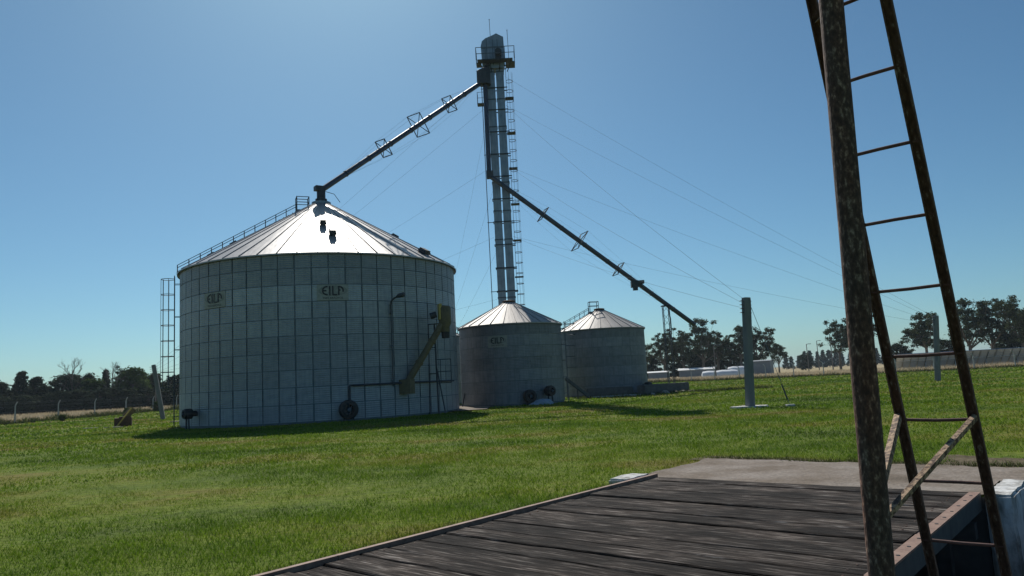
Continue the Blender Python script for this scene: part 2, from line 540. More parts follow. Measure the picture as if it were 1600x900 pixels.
# ------------------------------------------------------------------ grass and weeds (stuff)
def blades(name, P, H, W, lean, material, label, cat, seed):
    rng = np.random.default_rng(seed)
    n = len(P)
    ang = rng.uniform(0, math.tau, n)
    side = np.stack([np.cos(ang), np.sin(ang), np.zeros(n)], 1) * (W / 2)[:, None]
    la = rng.uniform(0, math.tau, n)
    tip = P + np.stack([np.cos(la) * lean * H, np.sin(la) * lean * H, H], 1)
    co = np.empty((n, 3, 3), np.float32)
    co[:, 0] = P - side
    co[:, 1] = P + side
    co[:, 2] = tip
    me = bpy.data.meshes.new(name)
    me.vertices.add(n * 3)
    me.vertices.foreach_set('co', co.ravel())
    me.loops.add(n * 3)
    me.loops.foreach_set('vertex_index', np.arange(n * 3, dtype=np.int32))
    me.polygons.add(n)
    me.polygons.foreach_set('loop_start', np.arange(0, n * 3, 3, dtype=np.int32))
    me.polygons.foreach_set('loop_total', np.full(n, 3, np.int32))
    me.update(calc_edges=True)
    o = obj(name, me, material)
    return tag(o, label, cat, kind='stuff')


def keep_lawn(P):
    q = P[:, :2] - np.array([O_.x, O_.y])
    a = q @ np.array([U.x, U.y])
    b = q @ np.array([V.x, V.y])
    k = ~((a > -12.6) & (a < -0.2) & (b > 0.12) & (b < PV1))
    nz = 0.10 * np.sin(b * 3.1) + 0.06 * np.sin(b * 7.7 + 1) + 0.05 * np.sin(a * 9 + b * 13)
    k &= ~((a > -0.4) & (a < 2.32 + nz) & (b > -0.22 + 0.05 * np.sin(a * 6)) & (b < 10.4))
    k &= ~((a > -1.05) & (a < -.3) & (b > -.35) & (b < .2))
    for S, r_ in ((S1, R1 + .05), (S2, R2 + .1), (S3, R2 + .05), (S4, R2 + .05)):
        k &= np.hypot(P[:, 0] - S.x, P[:, 1] - S.y) > r_
    k &= ~((P[:, 0] > -5) & (P[:, 0] < -1.8) & (P[:, 1] > 44.9) & (P[:, 1] < 57))
    bare = (a > 2.2) & (a < 4.6) & (b > 3.6) & (b < 11) | (np.hypot((a - 2.6) / .45, (b - .9) / 1.2) < 1)
    k &= ~(bare & (np.sin(a * 5.1 + b * 2.3) + np.sin(b * 3.7 - a * 2.1) + np.sin(a * 23 + b * 31) * .8 > -.55))
    k &= np.hypot((P[:, 0] - 9.95) / 1.6, P[:, 1] - 32.2) > 0.55
    return k


def gz(P):
    return np.array([ground_z(float(x), float(y)) for x, y in P[:, :2]])


rng = np.random.default_rng(5)
allP, allH, allW = [], [], []
for d0, d1, dens, h, w in ((4.5, 11, 1700, .045, .009), (11, 18, 900, .05, .013), (18, 30, 340, .055, .024), (30, 48, 110, .065, .05), (48, 80, 26, .085, .11), (80, 135, 6, .11, .24)):
    a0, a1 = R(-42), R(42)
    area = (a1 - a0) / 2 * (d1 * d1 - d0 * d0)
    n = int(area * dens)
    d = np.sqrt(rng.uniform(d0 * d0, d1 * d1, n))
    a = rng.uniform(a0, a1, n)
    P = np.stack([np.sin(a) * d, np.cos(a) * d, np.zeros(n)], 1)
    # clumping: thin out where a coarse noise is low
    cl = np.sin(P[:, 0] * 2.1 + np.sin(P[:, 1] * 1.3) * 2) * np.sin(P[:, 1] * 1.9 + np.sin(P[:, 0] * 1.7) * 2)
    k = keep_lawn(P) & (rng.uniform(0, 1, n) < 0.75 + 0.25 * cl)
    P = P[k]
    H = h * rng.uniform(.5, 1.35, len(P)) * (1 + .25 * cl[k])
    allP.append(P)
    allH.append(H)
    allW.append(w * rng.uniform(.6, 1.4, len(P)))
P = np.concatenate(allP)
P[:, 2] = gz(P) - 0.004
blades('grass', P, np.concatenate(allH), np.concatenate(allW), 0.75, 'grass', 'short mown green grass blades covering the lawn', 'grass', 3)


def poly_pts(line, n, spread, rng, off=0.0, lin=False):
    """random points along a polyline, offset to its outer side by 0..spread"""
    line = [Vector((x, y, 0)) for x, y in line]
    seg = [(line[i + 1] - line[i]).length for i in range(len(line) - 1)]
    out = []
    for _ in range(n):
        t = rng.uniform(0, sum(seg))
        for i, s in enumerate(seg):
            if t <= s or i == len(seg) - 1:
                d = (line[i + 1] - line[i]).normalized()
                q = Vector((-d.y, d.x, 0))
                o = off + (rng.uniform(0, 1) if lin else rng.uniform(0, 1) ** 1.6) * spread
                out.append(line[i] + d * min(t, s) + q * o)
                break
            t -= s
    return np.array([(p.x, p.y, 0.0) for p in out])


rng = np.random.default_rng(11)
pr = random.Random(4)
P1 = poly_pts(FENCE_L[1:3], 26000, 60, pr, 0.6)
P2 = poly_pts(FENCE_R[1:], 42000, 40, pr, 0.6)
P = np.concatenate([P1, P2])
n = len(P)
blades('dry_grass', P, rng.uniform(.25, .75, n), rng.uniform(.06, .16, n), 0.35, 'dry_grass', 'tall tan dry grass standing beyond the fence', 'grass', 8)
P1 = poly_pts(FENCE_L[:3], 9000, 2.6, pr, -0.8, True)
P2 = poly_pts(FENCE_R[1:], 14000, 2.6, pr, -0.9, True)
P = np.concatenate([P1, P2])
n = len(P)
nL = len(P1)
cl = 0.5 + 0.5 * np.sin(P[:, 1] * .9 + P[:, 0] * .7) * np.sin(P[:, 0] * .37 + 1 + P[:, 1] * .23)
blades('weeds', P, rng.uniform(.15, .5, n) * (0.5 + 1.1 * cl) * np.where(np.arange(n) < nL, 1.25, 1.0), rng.uniform(.06, .16, n), 0.6, 'weed', 'dark green weeds growing along the fence foot', 'weeds', 9)
# rough edge grass around apron, block and concrete beams
P1 = []
for _ in range(5200):
    b = pr.uniform(-.2, 10.4)
    p = uv(2.36 + 0.1 * math.sin(b * 3.1) + abs(pr.gauss(0, .13)), b)
    P1.append((p.x, p.y, 0.0))
for _ in range(4200):
    p = uv(pr.uniform(-12, -.3), 0.12 - abs(pr.gauss(0, .09)))
    P1.append((p.x, p.y, 0.0))
for _ in range(2600):
    t = pr.uniform(0, 1)
    P1.append((4.6 + t * 16 + pr.gauss(0, .2), 57.6 + t * 3.2 + pr.gauss(0, .55), 0.0))
P = np.array(P1)
n = len(P)
far = P[:, 1] > 40
blades('edge_weeds', P, np.where(far, rng.uniform(.08, .3, n), rng.uniform(.03, .12, n)), np.where(far, rng.uniform(.04, .1, n), rng.uniform(.006, .014, n)), 0.7, 'weed', 'ragged longer grass along slab and platform edges', 'weeds', 10)


# ------------------------------------------------------------------ grain silos
def panel_mesh(name, rad, ang, h, gap_a, gap_z, thick, groove):
    """curved sheet with a fine upright groove in the middle"""
    mb = MB()
    half = ang / 2 - gap_a / rad
    gr = groove / rad
    for s0, s1 in ((-half, -gr), (gr, half)):
        n = 4
        vs = []
        for r_ in (rad, rad - thick):
            for k in range(n + 1):
                a = s0 + (s1 - s0) * k / n
                for z in (gap_z, h - gap_z):
                    vs.append((r_ * math.cos(a), r_ * math.sin(a), z))
        q = 2 * (n + 1)
        fs = []
        for k in range(n):
            i = 2 * k
            fs.append((i, i + 2, i + 3, i + 1))
        for k in range(n):
            i = 2 * k
            fs.append((i + 1, i + 3, i + 3 + q, i + 1 + q))
            fs.append((i, i + q, i + 2 + q, i + 2))
        fs.append((0, 1, 1 + q, q))
        e = 2 * n
        fs.append((e, e + q, e + 1 + q, e + 1))
        mb.add(vs, fs)
    return mb.mesh(name, smooth=30)


def roof_mesh(name, re, ze, rt, zt, ang):
    """one tapered roof sheet with a standing rib along one side"""
    mb = MB()
    n = 3
    vs = []
    for r_, z in ((re, ze), ((re + rt) / 2, (ze + zt) / 2), (rt, zt)):
        for k in range(n + 1):
            a = -ang / 2 + ang * k / n
            vs.append((r_ * math.cos(a), r_ * math.sin(a), z))
    fs = [(i * (n + 1) + k, (i + 1) * (n + 1) + k, (i + 1) * (n + 1) + k + 1, i * (n + 1) + k + 1) for i in range(2) for k in range(n)]
    mb.add(vs, fs)
    # eave lip
    low = [(re * math.cos(-ang / 2 + ang * k / n), re * math.sin(-ang / 2 + ang * k / n), ze - 0.07) for k in range(n + 1)]
    mb.add(vs[:n + 1] + low, [(k, k + 1, k + n + 2, k + n + 1) for k in range(n)])
    # rib (raised box along the -ang/2 edge)
    a = -ang / 2
    w = 0.024
    c, s = math.cos(a), math.sin(a)
    t = Vector((-s, c, 0))
    e0, e1 = Vector((re * c, re * s, ze)), Vector((rt * c, rt * s, zt))
    up = (e1 - e0).cross(t).normalized()
    if up.z < 0:
        up = -up
    hgt = 0.05
    q = [e0 - t * w, e0 + t * w, e0 + t * w * .6 + up * hgt, e0 - t * w * .6 + up * hgt]
    q2 = [e1 - t * w * .4, e1 + t * w * .4, e1 + t * w * .3 + up * hgt * .5, e1 - t * w * .3 + up * hgt * .5]
    mb.add(q + q2, [(0, 4, 7, 3), (3, 7, 6, 2), (2, 6, 5, 1), (0, 3, 2, 1)])
    return mb.mesh(name)


def make_silo(root, rad, H, apex, rings, npan, nroof, wallmat, roofmat, a_off=0.0, collar=0.55):
    core = MB()
    core.lathe([(rad - 0.045, -0.3), (rad - 0.045, H)], n=96)
    core.build('wall', 'galv_core', root, smooth=40)
    rh = (H - 0.1) / rings
    ang = math.tau / npan
    pm = panel_mesh('wall_panel', rad, ang, rh, 0.045 if rad > 5 else 0.007, 0.02 if rad > 5 else 0.012, 0.045, 0.026 if rad > 5 else 0.004)
    for k in range(rings):
        for j in range(npan):
            q_ = (1.0, 1.04, .94, .9, .92, 1.0, 1.06, 1.18, .92, .84)[k % 10] if rad > 5 else (1.0, .95, 1.05, .92, 1.0, 1.08, .85)[k % 7]
            o = obj('wall_panel', pm, wallmat, root, (0, 0, 0.1 + k * rh), (0, 0, a_off + (j + 0.5 * (k % 2)) * ang))
            o.color = (q_, q_, q_, 1)
    ov = 0.16 if rad > 5 else 0.1
    slope = (apex - H) / (rad - collar)
    rm = roof_mesh('roof_panel', rad + ov, H - slope * ov + 0.02, collar, apex, math.tau / nroof)
    for j in range(nroof):
        obj('roof_panel', rm, roofmat, root, (0, 0, 0), (0, 0, a_off + j * math.tau / nroof))
    er = MB()
    er.lathe([(rad - .03, H - .16), (rad + .05, H - .15), (rad + .07, H - .1), (rad + .02, H - .05)], n=96)
    er.build('eave_ring', 'frame_steel', root, smooth=30)
    cp = MB()
    cp.lathe([(collar + .06, apex - .06), (collar + .06, apex + .12), (collar - .1, apex + .16), (0.02, apex + .17)], n=32)
    cp.build('roof_cap', 'galv_steel' if rad > 5 else 'brown_rust', root, smooth=30)


def roof_z(rad, H, apex, collar, r_):
    return apex - (apex - H) * (r_ - collar) / (rad - collar)


def radial(b):
    """local unit vector for world bearing b"""
    return bdir(b)


def cage_ladder(root, rad, H, b, z_cage=2.4, off=0.28, hoops=8):
    """ladder with safety hoops standing off the wall at bearing b"""
    d = radial(b)
    t = Vector((d.y, -d.x, 0))
    base = d * (rad + off)
    ld = MB()
    for s in (-.22, .22):
        ld.bar(base + t * s + Vector((0, 0, -0.05)), base + t * s + Vector((0, 0, H + .1)), .055, .03)
    L = ld.build('ladder', 'frame_steel', root)
    rg = MB()
    for k in range(int(H / .3)):
        z = .3 + k * .3
        rg.tube([base - t * .22 + Vector((0, 0, z)), base + t * .22 + Vector((0, 0, z))], .014, 5)
    tag(rg.build('rungs', 'frame_steel', L), kind='stuff')
    st = MB()
    for k in range(5):
        z = .6 + k * (H - 1) / 4
        for s in (-.22, .22):
            st.tube([d * (rad - .02) + t * s + Vector((0, 0, z)), base + t * s + Vector((0, 0, z))], .018, 5)
    st.build('stand_off', 'frame_steel', L)
    for k in range(hoops):
        z = z_cage + (H - .1 - z_cage) * k / (hoops - 1)
        hp = MB()
        pts = [base - t * .22] + [base + d * .32 + t * (-.38 * math.cos(q)) + d * (.42 * math.sin(q)) for q in [math.pi * i / 10 for i in range(11)]] + [base + t * .22]
        hp.tube([p + Vector((0, 0, z)) for p in pts], .02, 5)
        hp.build('hoop', 'frame_steel', L)
    for q in (math.pi * .0, math.pi * .25, math.pi * .5, math.pi * .75, math.pi):
        sv = MB()
        p = base + d * .32 + t * (-.38 * math.cos(q)) + d * (.42 * math.sin(q))
        sv.bar(p + Vector((0, 0, z_cage)), p + Vector((0, 0, H - .1)), .035, .012)
        sv.build('cage_strap', 'frame_steel', L)
    return L


def roof_rail(root, rad, H, apex, collar, b, npost, top_r, post=.62, both=True):
    d = radial(b)
    t = Vector((d.y, -d.x, 0))
    slope_v = (d * (rad - top_r) + Vector((0, 0, -(roof_z(rad, H, apex, collar, top_r) - H)))).normalized()
    nrm = Vector((0, 0, 1))
    base0 = d * (rad + .15) + Vector((0, 0, H - .02))
    base1 = d * top_r + Vector((0, 0, roof_z(rad, H, apex, collar, top_r)))
    top = MB()
    for s in ((-.3, .3) if both else (.3,)):
        for hh in (post, post * .74):
            top.tube([base0 + t * s + nrm * hh, base1 + t * s + nrm * hh], .022, 6)
    L = top.build('roof_handrail', 'frame_steel', root)
    for k in range(npost):
        q = base0.lerp(base1, k / (npost - 1))
        for s in ((-.3, .3) if both else (.3,)):
            ps = MB()
            ps.bar(q + t * s - nrm * .03, q + t * s + nrm * post, .045, .045)
            ps.build('handrail_post', 'frame_steel', L)
    tr = MB()
    nst = int((base1 - base0).length / .32)
    for k in range(nst + 1):
        q = base0.lerp(base1, k / nst) + nrm * .07
        tr.bar(q - t * .28, q + t * .28, .04, .03)
    tag(tr.build('roof_steps', 'frame_steel', L), kind='stuff')
    # small guard frame at the top
    gb = MB()
    c = base1 - d * .35
    for sx in (-.35, .35):
        for sy in (-.38, .38):
            gb.bar(c + t * sx + d * sy - nrm * .05, c + t * sx + d * sy + nrm * 1.0, .05, .05)
    for hh in (.98, .62):
        for sx in (-.35, .35):
            gb.bar(c + t * sx - d * .38 + nrm * hh, c + t * sx + d * .38 + nrm * hh, .04, .04)
        for sy in (-.38, .38):
            gb.bar(c - t * .35 + d * sy + nrm * hh, c + t * .35 + d * sy + nrm * hh, .04, .04)
    gb.box(c + nrm * .05, (.9, .9, .12), rz=-R(b))
    gb.build('guard_frame', 'frame_steel', L)


def stroke(mb, pts, w, mapf, d0, d1):
    """thick polyline in sign plane"""
    pts = [Vector((p[0], p[1], 0)) for p in pts]
    for i in range(len(pts) - 1):
        a, b = pts[i], pts[i + 1]
        d = (b - a).normalized()
        q = Vector((-d.y, d.x, 0)) * w / 2
        a2, b2 = a - d * w * .12, b + d * w * .12
        cs = [a2 - q, b2 - q, b2 + q, a2 + q]
        vs = [mapf(c.x, c.y, d0) for c in cs] + [mapf(c.x, c.y, d1) for c in cs]
        mb.add(vs, [(0, 1, 2, 3), (4, 7, 6, 5), (0, 4, 5, 1), (1, 5, 6, 2), (2, 6, 7, 3), (3, 7, 4, 0)])


def text_mesh(body, size):
    cu = bpy.data.curves.new('lettering', 'FONT')
    cu.body = body
    cu.size = size
    cu.align_x = 'CENTER'
    o = bpy.data.objects.new('lettering', cu)
    COL.objects.link(o)
    dg = bpy.context.evaluated_depsgraph_get()
    me = bpy.data.meshes.new_from_object(o.evaluated_get(dg))
    bpy.data.objects.remove(o)
    bpy.data.curves.remove(cu)
    return me


def sign(root, rad, b, zc, w, h, faded=False):
    """maker's plate wrapped on the wall: oval, four stylised letters and a small line of words"""
    th0 = R(90 - b)

    def mp(x, y, d):
        a = th0 + x / rad          # x grows to the viewer's right when seen from outside
        r_ = rad + d
        return (r_ * math.cos(a), r_ * math.sin(a), zc + y)
    bd = MB()
    nx = 6
    vs, fs = [], []
    for d in (0.004, 0.018):
        for k in range(nx + 1):
            for y in (-h / 2, h / 2):
                vs.append(mp(-w / 2 + w * k / nx, y, d))
    q = 2 * (nx + 1)
    for k in range(nx):
        i = 2 * k
        fs += [(q + i, q + i + 2, q + i + 3, q + i + 1), (i, i + 1, i + 3, i + 2), (i + 1, q + i + 1, q + i + 3, i + 3), (i, i + 2, q + i + 2, q + i)]
    fs += [(0, q, q + 1, 1), (2 * nx, 2 * nx + 1, q + 2 * nx + 1, q + 2 * nx)]
    bd.add(vs, fs)
    S = bd.build('sign', 'sign_board', root)
    s = w / 1.75
    ov = MB()
    n = 40
    ring1 = [mp(.80 * s * math.cos(k * math.tau / n), (.10 + .31 * math.sin(k * math.tau / n)) * s, .022) for k in range(n)]
    cen = mp(0, .10 * s, .022)
    ov.add(ring1 + [cen], [(k, (k + 1) % n, n) for k in range(n)])
    ov.build('oval', 'sign_oval', S)
    st = .085 * s
    y0 = .10 * s
    d0, d1 = .022, .034

    def letter(paths):
        mb = MB()
        for p_ in paths:
            stroke(mb, [(x * s, y * s + y0) for x, y in p_], st, mp, d0, d1)
        mb.build('letter', 'sign_black', S)
    arcE = [(-.30 - .26 * math.sin(t), .235 * math.cos(t)) for t in [math.pi * k / 10 for k in range(11)]]
    letter([arcE, [(-.54, 0), (-.36, 0)]])
    letter([[(-.17, .255), (-.17, -.255)]])
    letter([[(0.0, .255), (0.0, -.235), (.23, -.235)]])
    arcA = [(.34 + .24 * math.sin(t), .235 * math.cos(t)) for t in [math.pi * k / 12 for k in range(8)]]
    letter([[(.33, .255), (.33, -.255)], arcA, [(.33, .03), (.42, .03)]])
    tm = text_mesh('TRES ARROYOS', .165 * s)
    for v_ in tm.vertices:
        v_.co = mp(v_.co.x * 0.98, v_.co.y - .375 * s, .026)
    tm.materials.clear()
    obj('lettering', tm, 'sign_black', S)


# --- the big silo
def new_silo(S, label):
    return thing('grain_silo', label, 'silo', (S.x, S.y, 0), 0)


big = new_silo(S1, 'largest round galvanised silo with panelled wall, two oval maker signs and bright conical roof')
CAMB1 = -14.45 + 180
make_silo(big, R1, H1, A1, 10, 30, 50, 'galv_wall', 'galv_roof', a_off=R(90 - CAMB1) + R(2.0))
b_left = CAMB1 + 80.5
cage_ladder(big, R1, H1 - .25, b_left + 1.0, z_cage=2.3)
roof_rail(big, R1, H1, A1, .55, b_left + 2, 12, 1.55, both=False)
rh1 = (H1 - .1) / 10


def surf_b(S, rad, view_b):
    """bearing on the wall (from silo axis) of the front surface point seen along view_b from the photographer's spot"""
    d = bdir(view_b)
    q = -Vector((S.x, S.y, 0))
    bq = d.dot(q)
    t = -bq - math.sqrt(max(0, bq * bq - (q.dot(q) - rad * rad)))
    p = d * t - Vector((S.x, S.y, 0))
    return math.degrees(math.atan2(p.x, p.y)), t


panw = math.tau * R1 / 30
for vb in (-13.74, -22.11):
    bb, _ = surf_b(S1, R1, vb)
    zc = .1 + 7.5 * rh1
    sign(big, R1, bb, zc, panw - .12, rh1 - .05)


def roof_box(root, rad, H, apex, collar, b, r_, size, material='dark_steel', name='roof_hatch'):
    d = radial(b)
    t = Vector((-d.y, d.x, 0))
    sl = math.atan2(apex - H, rad - collar)
    nrm = (Vector((0, 0, math.cos(sl))) + d * math.sin(sl)).normalized()
    dn = t.cross(nrm)
    M = Matrix((t, -dn, nrm)).transposed()
    c = d * r_ + Vector((0, 0, roof_z(rad, H, apex, collar, r_)))
    mb = MB()
    x, y, z = size
    mb.box(c + nrm * z / 2, (x, y, z), M=M)
    mb.box(c + nrm * (z * .5), (x + .08, y + .08, z * .4), M=M)
    return mb.build(name, material, root)


roof_box(big, R1, H1, A1, .55, CAMB1 - 1.0, 4.5, (.30, .5, .35))
roof_box(big, R1, H1, A1, .55, CAMB1 - 5.5, 6.1, (.32, .55, .35))
roof_box(big, R1, H1, A1, .55, CAMB1 - 50, 7.7, (.5, .5, .3))
for db, r_ in ((-86, 4.6), (-88, 6.4), (88, 5.3), (86, 6.6), (150, 5), (180, 6), (-140, 6)):
    roof_box(big, R1, H1, A1, .55, CAMB1 + db, r_, (.45, .45, .3), name='roof_vent')

small_defs = []
s2 = new_silo(S2, 'small grey corrugated silo with a faded maker sign, standing before the tower')
make_silo(s2, R2, H2, A2, 7, 14, 26, 'galv_old', 'galv_roof_old', a_off=.13, collar=.4)
s3 = copy_tree(s2)
s3.location = (S3.x, S3.y, 0)
s3.rotation_euler.z = .7
tag(s3, 'small grey corrugated silo with a handrail up its roof, beside the concrete beams')
s4 = copy_tree(s2)
s4.location = (S4.x, S4.y, 0)
s4.rotation_euler.z = 1.9
tag(s4, 'small grey silo mostly hidden behind the largest silo')
bb, _ = surf_b(S2, R2, -1.36)
sign(s2, R2, bb, H2 - 1.25, 1.35, .78)
c3 = 6.65 + 180
s3.rotation_euler.z = 0
roof_rail(s3, R2, H2, A2, .4, c3 + 78, 8, .85, post=.5, both=False)
s4.rotation_euler.z = 0
roof_rail(s4, R2, H2, A2, .4, -7.55 + 180 - 88, 8, .85, post=.5)
for S_, ob, b_ in ((S2, s2, 100), (S3, s3, 186.65 - 80)):
    cage_ladder(ob, R2, H2, b_ if ob is s2 else 20, z_cage=2.4, hoops=5)


# ------------------------------------------------------------------ bucket elevator tower
tw = thing('bucket_elevator', 'tall slim twin-leg grain elevator tower with railed head platform behind the silos', 'elevator tower', TW)
TOPZ = 28.6
for sx in (-.39, .39):
    lg = MB()
    lg.box((sx, 0, TOPZ / 2 - .2), (.66, .62, TOPZ))
    L = lg.build('leg', 'galv_steel', tw)
    z = 1.2
    while z < TOPZ - .5:
        fl = MB()
        fl.box((sx, 0, z), (.73, .69, .09))
        fl.build('flange', 'frame_steel', L)
        z += 2.44
z = 1.25
k = 0
while z < TOPZ:
    ties = MB()
    ties.box((.1, -.36, z), (1.75, .05, .08))
    ties.box((.1, .36, z), (1.75, .05, .08))
    ties.box((-.775, 0, z), (.05, .72, .08))
    if k % 3 == 1:
        ties.bar((-1.3, -.2, z), (-.78, -.2, z), .05, .05)
    ties.build('tie_bar', 'dark_steel', tw)
    z += 1.95
    k += 1
# caged ladder on the right
lx = 1.12
ld = MB()
for s in (-.2, .2):
    ld.bar((lx - .22, s, 0), (lx - .22, s, TOPZ + .2), .05, .03)
L = ld.build('ladder', 'frame_steel', tw)
rg = MB()
for k in range(92):
    rg.tube([(lx - .22, -.2, .4 + k * .3), (lx - .22, .2, .4 + k * .3)], .014, 5)
tag(rg.build('rungs', 'frame_steel', L), kind='stuff')
for k in range(29):
    z = 2.6 + k * .88
    hp = MB()
    hp.tube([(lx - .22, -.2, z)] + [(lx - .05 + .40 * math.sin(q), -.36 * math.cos(q), z) for q in [math.pi * i / 10 for i in range(11)]] + [(lx - .22, .2, z)], .026, 5)
    hp.build('hoop', 'frame_steel', L)
for q in (0.05, .28, .5, .72, .95):
    sv = MB()
    x, y = lx - .05 + .40 * math.sin(q * math.pi), -.36 * math.cos(q * math.pi)
    sv.bar((x, y, 2.6), (x, y, TOPZ - .6), .04, .015)
    sv.build('cage_strap', 'frame_steel', L)
for k in range(8):
    z = 4 + k * 3.1
    rp = MB()
    rp.box((lx, 0, z), (.72, .7, .05))
    rp.build('rest_landing', 'dark_steel', L)
# head housing: rounded shell from a profile, extruded along y
prof = [(-1.05, 28.3), (-1.12, 30.3), (-1.0, 30.75), (-.7, 31.0), (-.05, 31.25), (.25, 31.4), (.85, 31.05), (.9, 29.0), (.75, 28.3)]
hd = MB()
hv = [(x, -.55, z) for x, z in prof] + [(x, .55, z) for x, z in prof]
q = len(prof)
hd.add(hv, [tuple(range(q)), tuple(reversed(range(q, 2 * q)))] + [(i, i + q, (i + 1) % q + q, (i + 1) % q) for i in range(q)])
HD = hd.build('head_housing', 'galv_steel', tw)
sm = MB()
for x in (-.62, -.1, .3):
    sm.box((x, 0, 29.7), (.05, 1.16, 2.3))
sm.box((-.1, 0, 30.1), (1.9, 1.14, .06))
sm.build('seam', 'frame_steel', HD)
mo = MB()
mo.tube([(.35, -.62, 29.5), (.35, -1.15, 29.5)], .3, 14)
mo.box((.35, -.75, 29.15), (.5, .4, .3))
mo.build('drive_motor', 'dark_steel', tw, smooth=40)
# head platform with railing
pf = MB()
pz = 28.75
pf.box((.05, -.95, pz), (3.0, .7, .07))
pf.box((1.35, 0, pz), (.8, 1.3, .07))
pf.box((-1.35, -.2, pz), (.45, .9, .07))
for x in (-1.3, -.4, .5, 1.5):
    pf.bar((x, -1.25, pz), (x * .7, -.2, pz - .7), .06, .06)
PF = pf.build('platform', 'dark_steel', tw)
ringp = [(-1.55, .3), (-1.55, -1.28), (1.72, -1.28), (1.72, .62)]
for (xa, ya), (xb, yb) in zip(ringp, ringp[1:]):
    rl = MB()
    for hh in (.55, 1.1):
        rl.tube([(xa, ya, pz + hh), (xb, yb, pz + hh)], .028, 6)
    nn = max(1, round(math.hypot(xb - xa, yb - ya) / .9))
    for i in range(nn + 1):
        x, y = xa + (xb - xa) * i / nn, ya + (yb - ya) * i / nn
        rl.tube([(x, y, pz), (x, y, pz + 1.12)], .026, 6)
    rl.build('railing', 'frame_steel', PF)
# distributor box under the head, and its spout throat
db = MB()
dcx, dcy = -1.0, -.75
pr8 = [(dcx + .62 * math.cos(math.tau * (i + .5) / 8), dcy + .5 * math.sin(math.tau * (i + .5) / 8)) for i in range(8)]
vs = [(x, y, 26.75) for x, y in pr8] + [(x, y, 27.95) for x, y in pr8] + [(dcx + (x - dcx) * .45 + .25, dcy + (y - dcy) * .45, 28.25) for x, y in pr8]
db.add(vs, [tuple(reversed(range(8))), tuple(range(16, 24))] + [(r8 * 8 + i, r8 * 8 + (i + 1) % 8, r8 * 8 + 8 + (i + 1) % 8, r8 * 8 + 8 + i) for r8 in (0, 1) for i in range(8)])
db.tube([(dcx + .25, dcy, 28.2), (dcx + .5, dcy + .5, 28.8)], .22, 10)
db.build('distributor', 'dark_steel', tw, smooth=30)
# small side landing and cable pipe on the left
sl_ = MB()
sl_.box((-1.25, -.2, 25.2), (.8, .7, .06))
for x, y in ((-1.62, -.52), (-1.62, .12), (-.95, -.52)):
    sl_.tube([(x, y, 25.2), (x, y, 26.2)], .022, 5)
for hh in (25.7, 26.2):
    sl_.tube([(-1.62, .12, hh), (-1.62, -.52, hh), (-.95, -.52, hh)], .02, 5)
sl_.build('side_landing', 'dark_steel', tw)
cp = MB()
cp.tube([(-1.22, -.2, 26.9), (-1.22, -.2, .2)], .035, 6)
cp.build('cable_pipe', 'dark_steel', tw)
for x, y, z0, z1 in ((-.25, .1, 31.2, 33.0), (1.25, .2, 29.8, 32.0)):
    rd = MB()
    rd.tube([(x, y, z0 - .9), (x - .03, y, z1)], .022, 5)
    rd.lathe([(0, -.07), (.06, 0), (0, .07)], n=8, c=(x - .03, y, z1))
    rd.build('lightning_rod', 'frame_steel', tw)


# ------------------------------------------------------------------ grain spouts with bracing
def spout(label, path, rad, frames, parts=()):
    base = Vector(path[0])
    root = thing('grain_spout', label, 'spout', base)
    P = [Vector(p) - base for p in path]
    mb = MB()
    mb.tube(P, rad, 14)
    pipe = mb.build('pipe', 'spout_steel', root, smooth=40)
    a, b = P[-2], P[-1]
    d = (b - a).normalized()
    side = d.cross(Vector((0, 0, 1))).normalized()
    up = side.cross(d)
    n = int((b - a).length / 2.4)
    for k in range(1, n):
        fl = MB()
        c = a.lerp(b, k / n)
        fl.tube([c - d * .03, c + d * .03], rad * 1.18, 14)
        fl.build('flange', 'dark_steel', pipe, smooth=40)
    corners = []
    for t, hs in frames:
        c = a.lerp(b, t)
        q = [c + side * hs * sx * .8 + up * hs * sy for sx, sy in ((-1, -1), (1, -1), (1, 1), (-1, 1))]
        corners.append(q)
        fm = MB()
        for i in range(4):
            fm.bar(q[i], q[(i + 1) % 4], .05, .05)
            fm.bar(q[i], c, .05, .05)
        fm.build('brace_frame', 'dark_steel', root)
    for i in range(4):
        ws = [a + d * .3] + [q[i] for q in corners] + [b - d * .3 if frames[-1][0] > .7 else a.lerp(b, min(.97, frames[-1][0] + .28))]
        for w0, w1 in zip(ws, ws[1:]):
            w = MB()
            w.tube([w0, w1], .005, 4)
            w.build('brace_wire', 'wire', root)
    return root, a, b, d


TWv = Vector((TW.x, TW.y, 0))
sp_a = TWv + Vector((dcx - .35, dcy, 26.85))
sp_b = Vector((S1.x, S1.y, A1 + .95))
d_ = (sp_b - sp_a).normalized()
s1r, a, b, d = spout('sunlit grain spout pipe sloping down from the tower head to the largest silo roof', [sp_a, sp_b], .19, ((.235, .62), (.45, .85), (.665, .62)))
en = MB()
e = b
en.lathe([(.38, -.86), (.38, -.6), (.28, -.56), (.28, .05), (.22, .25)], n=16, c=e)
en.box(e + Vector((-.08, -.08, .1)), (.62, .5, .3), rz=.6)
en.build('spout_head', 'dark_steel', s1r, smooth=30)
cbl = MB()
cbl.tube([e + Vector((.3, 0, -.1)), e + Vector((.9, -.2, -.35)), e + Vector((1.3, -.3, -.95))], .02, 5)
cbl.build('cable', 'dark_steel', s1r)

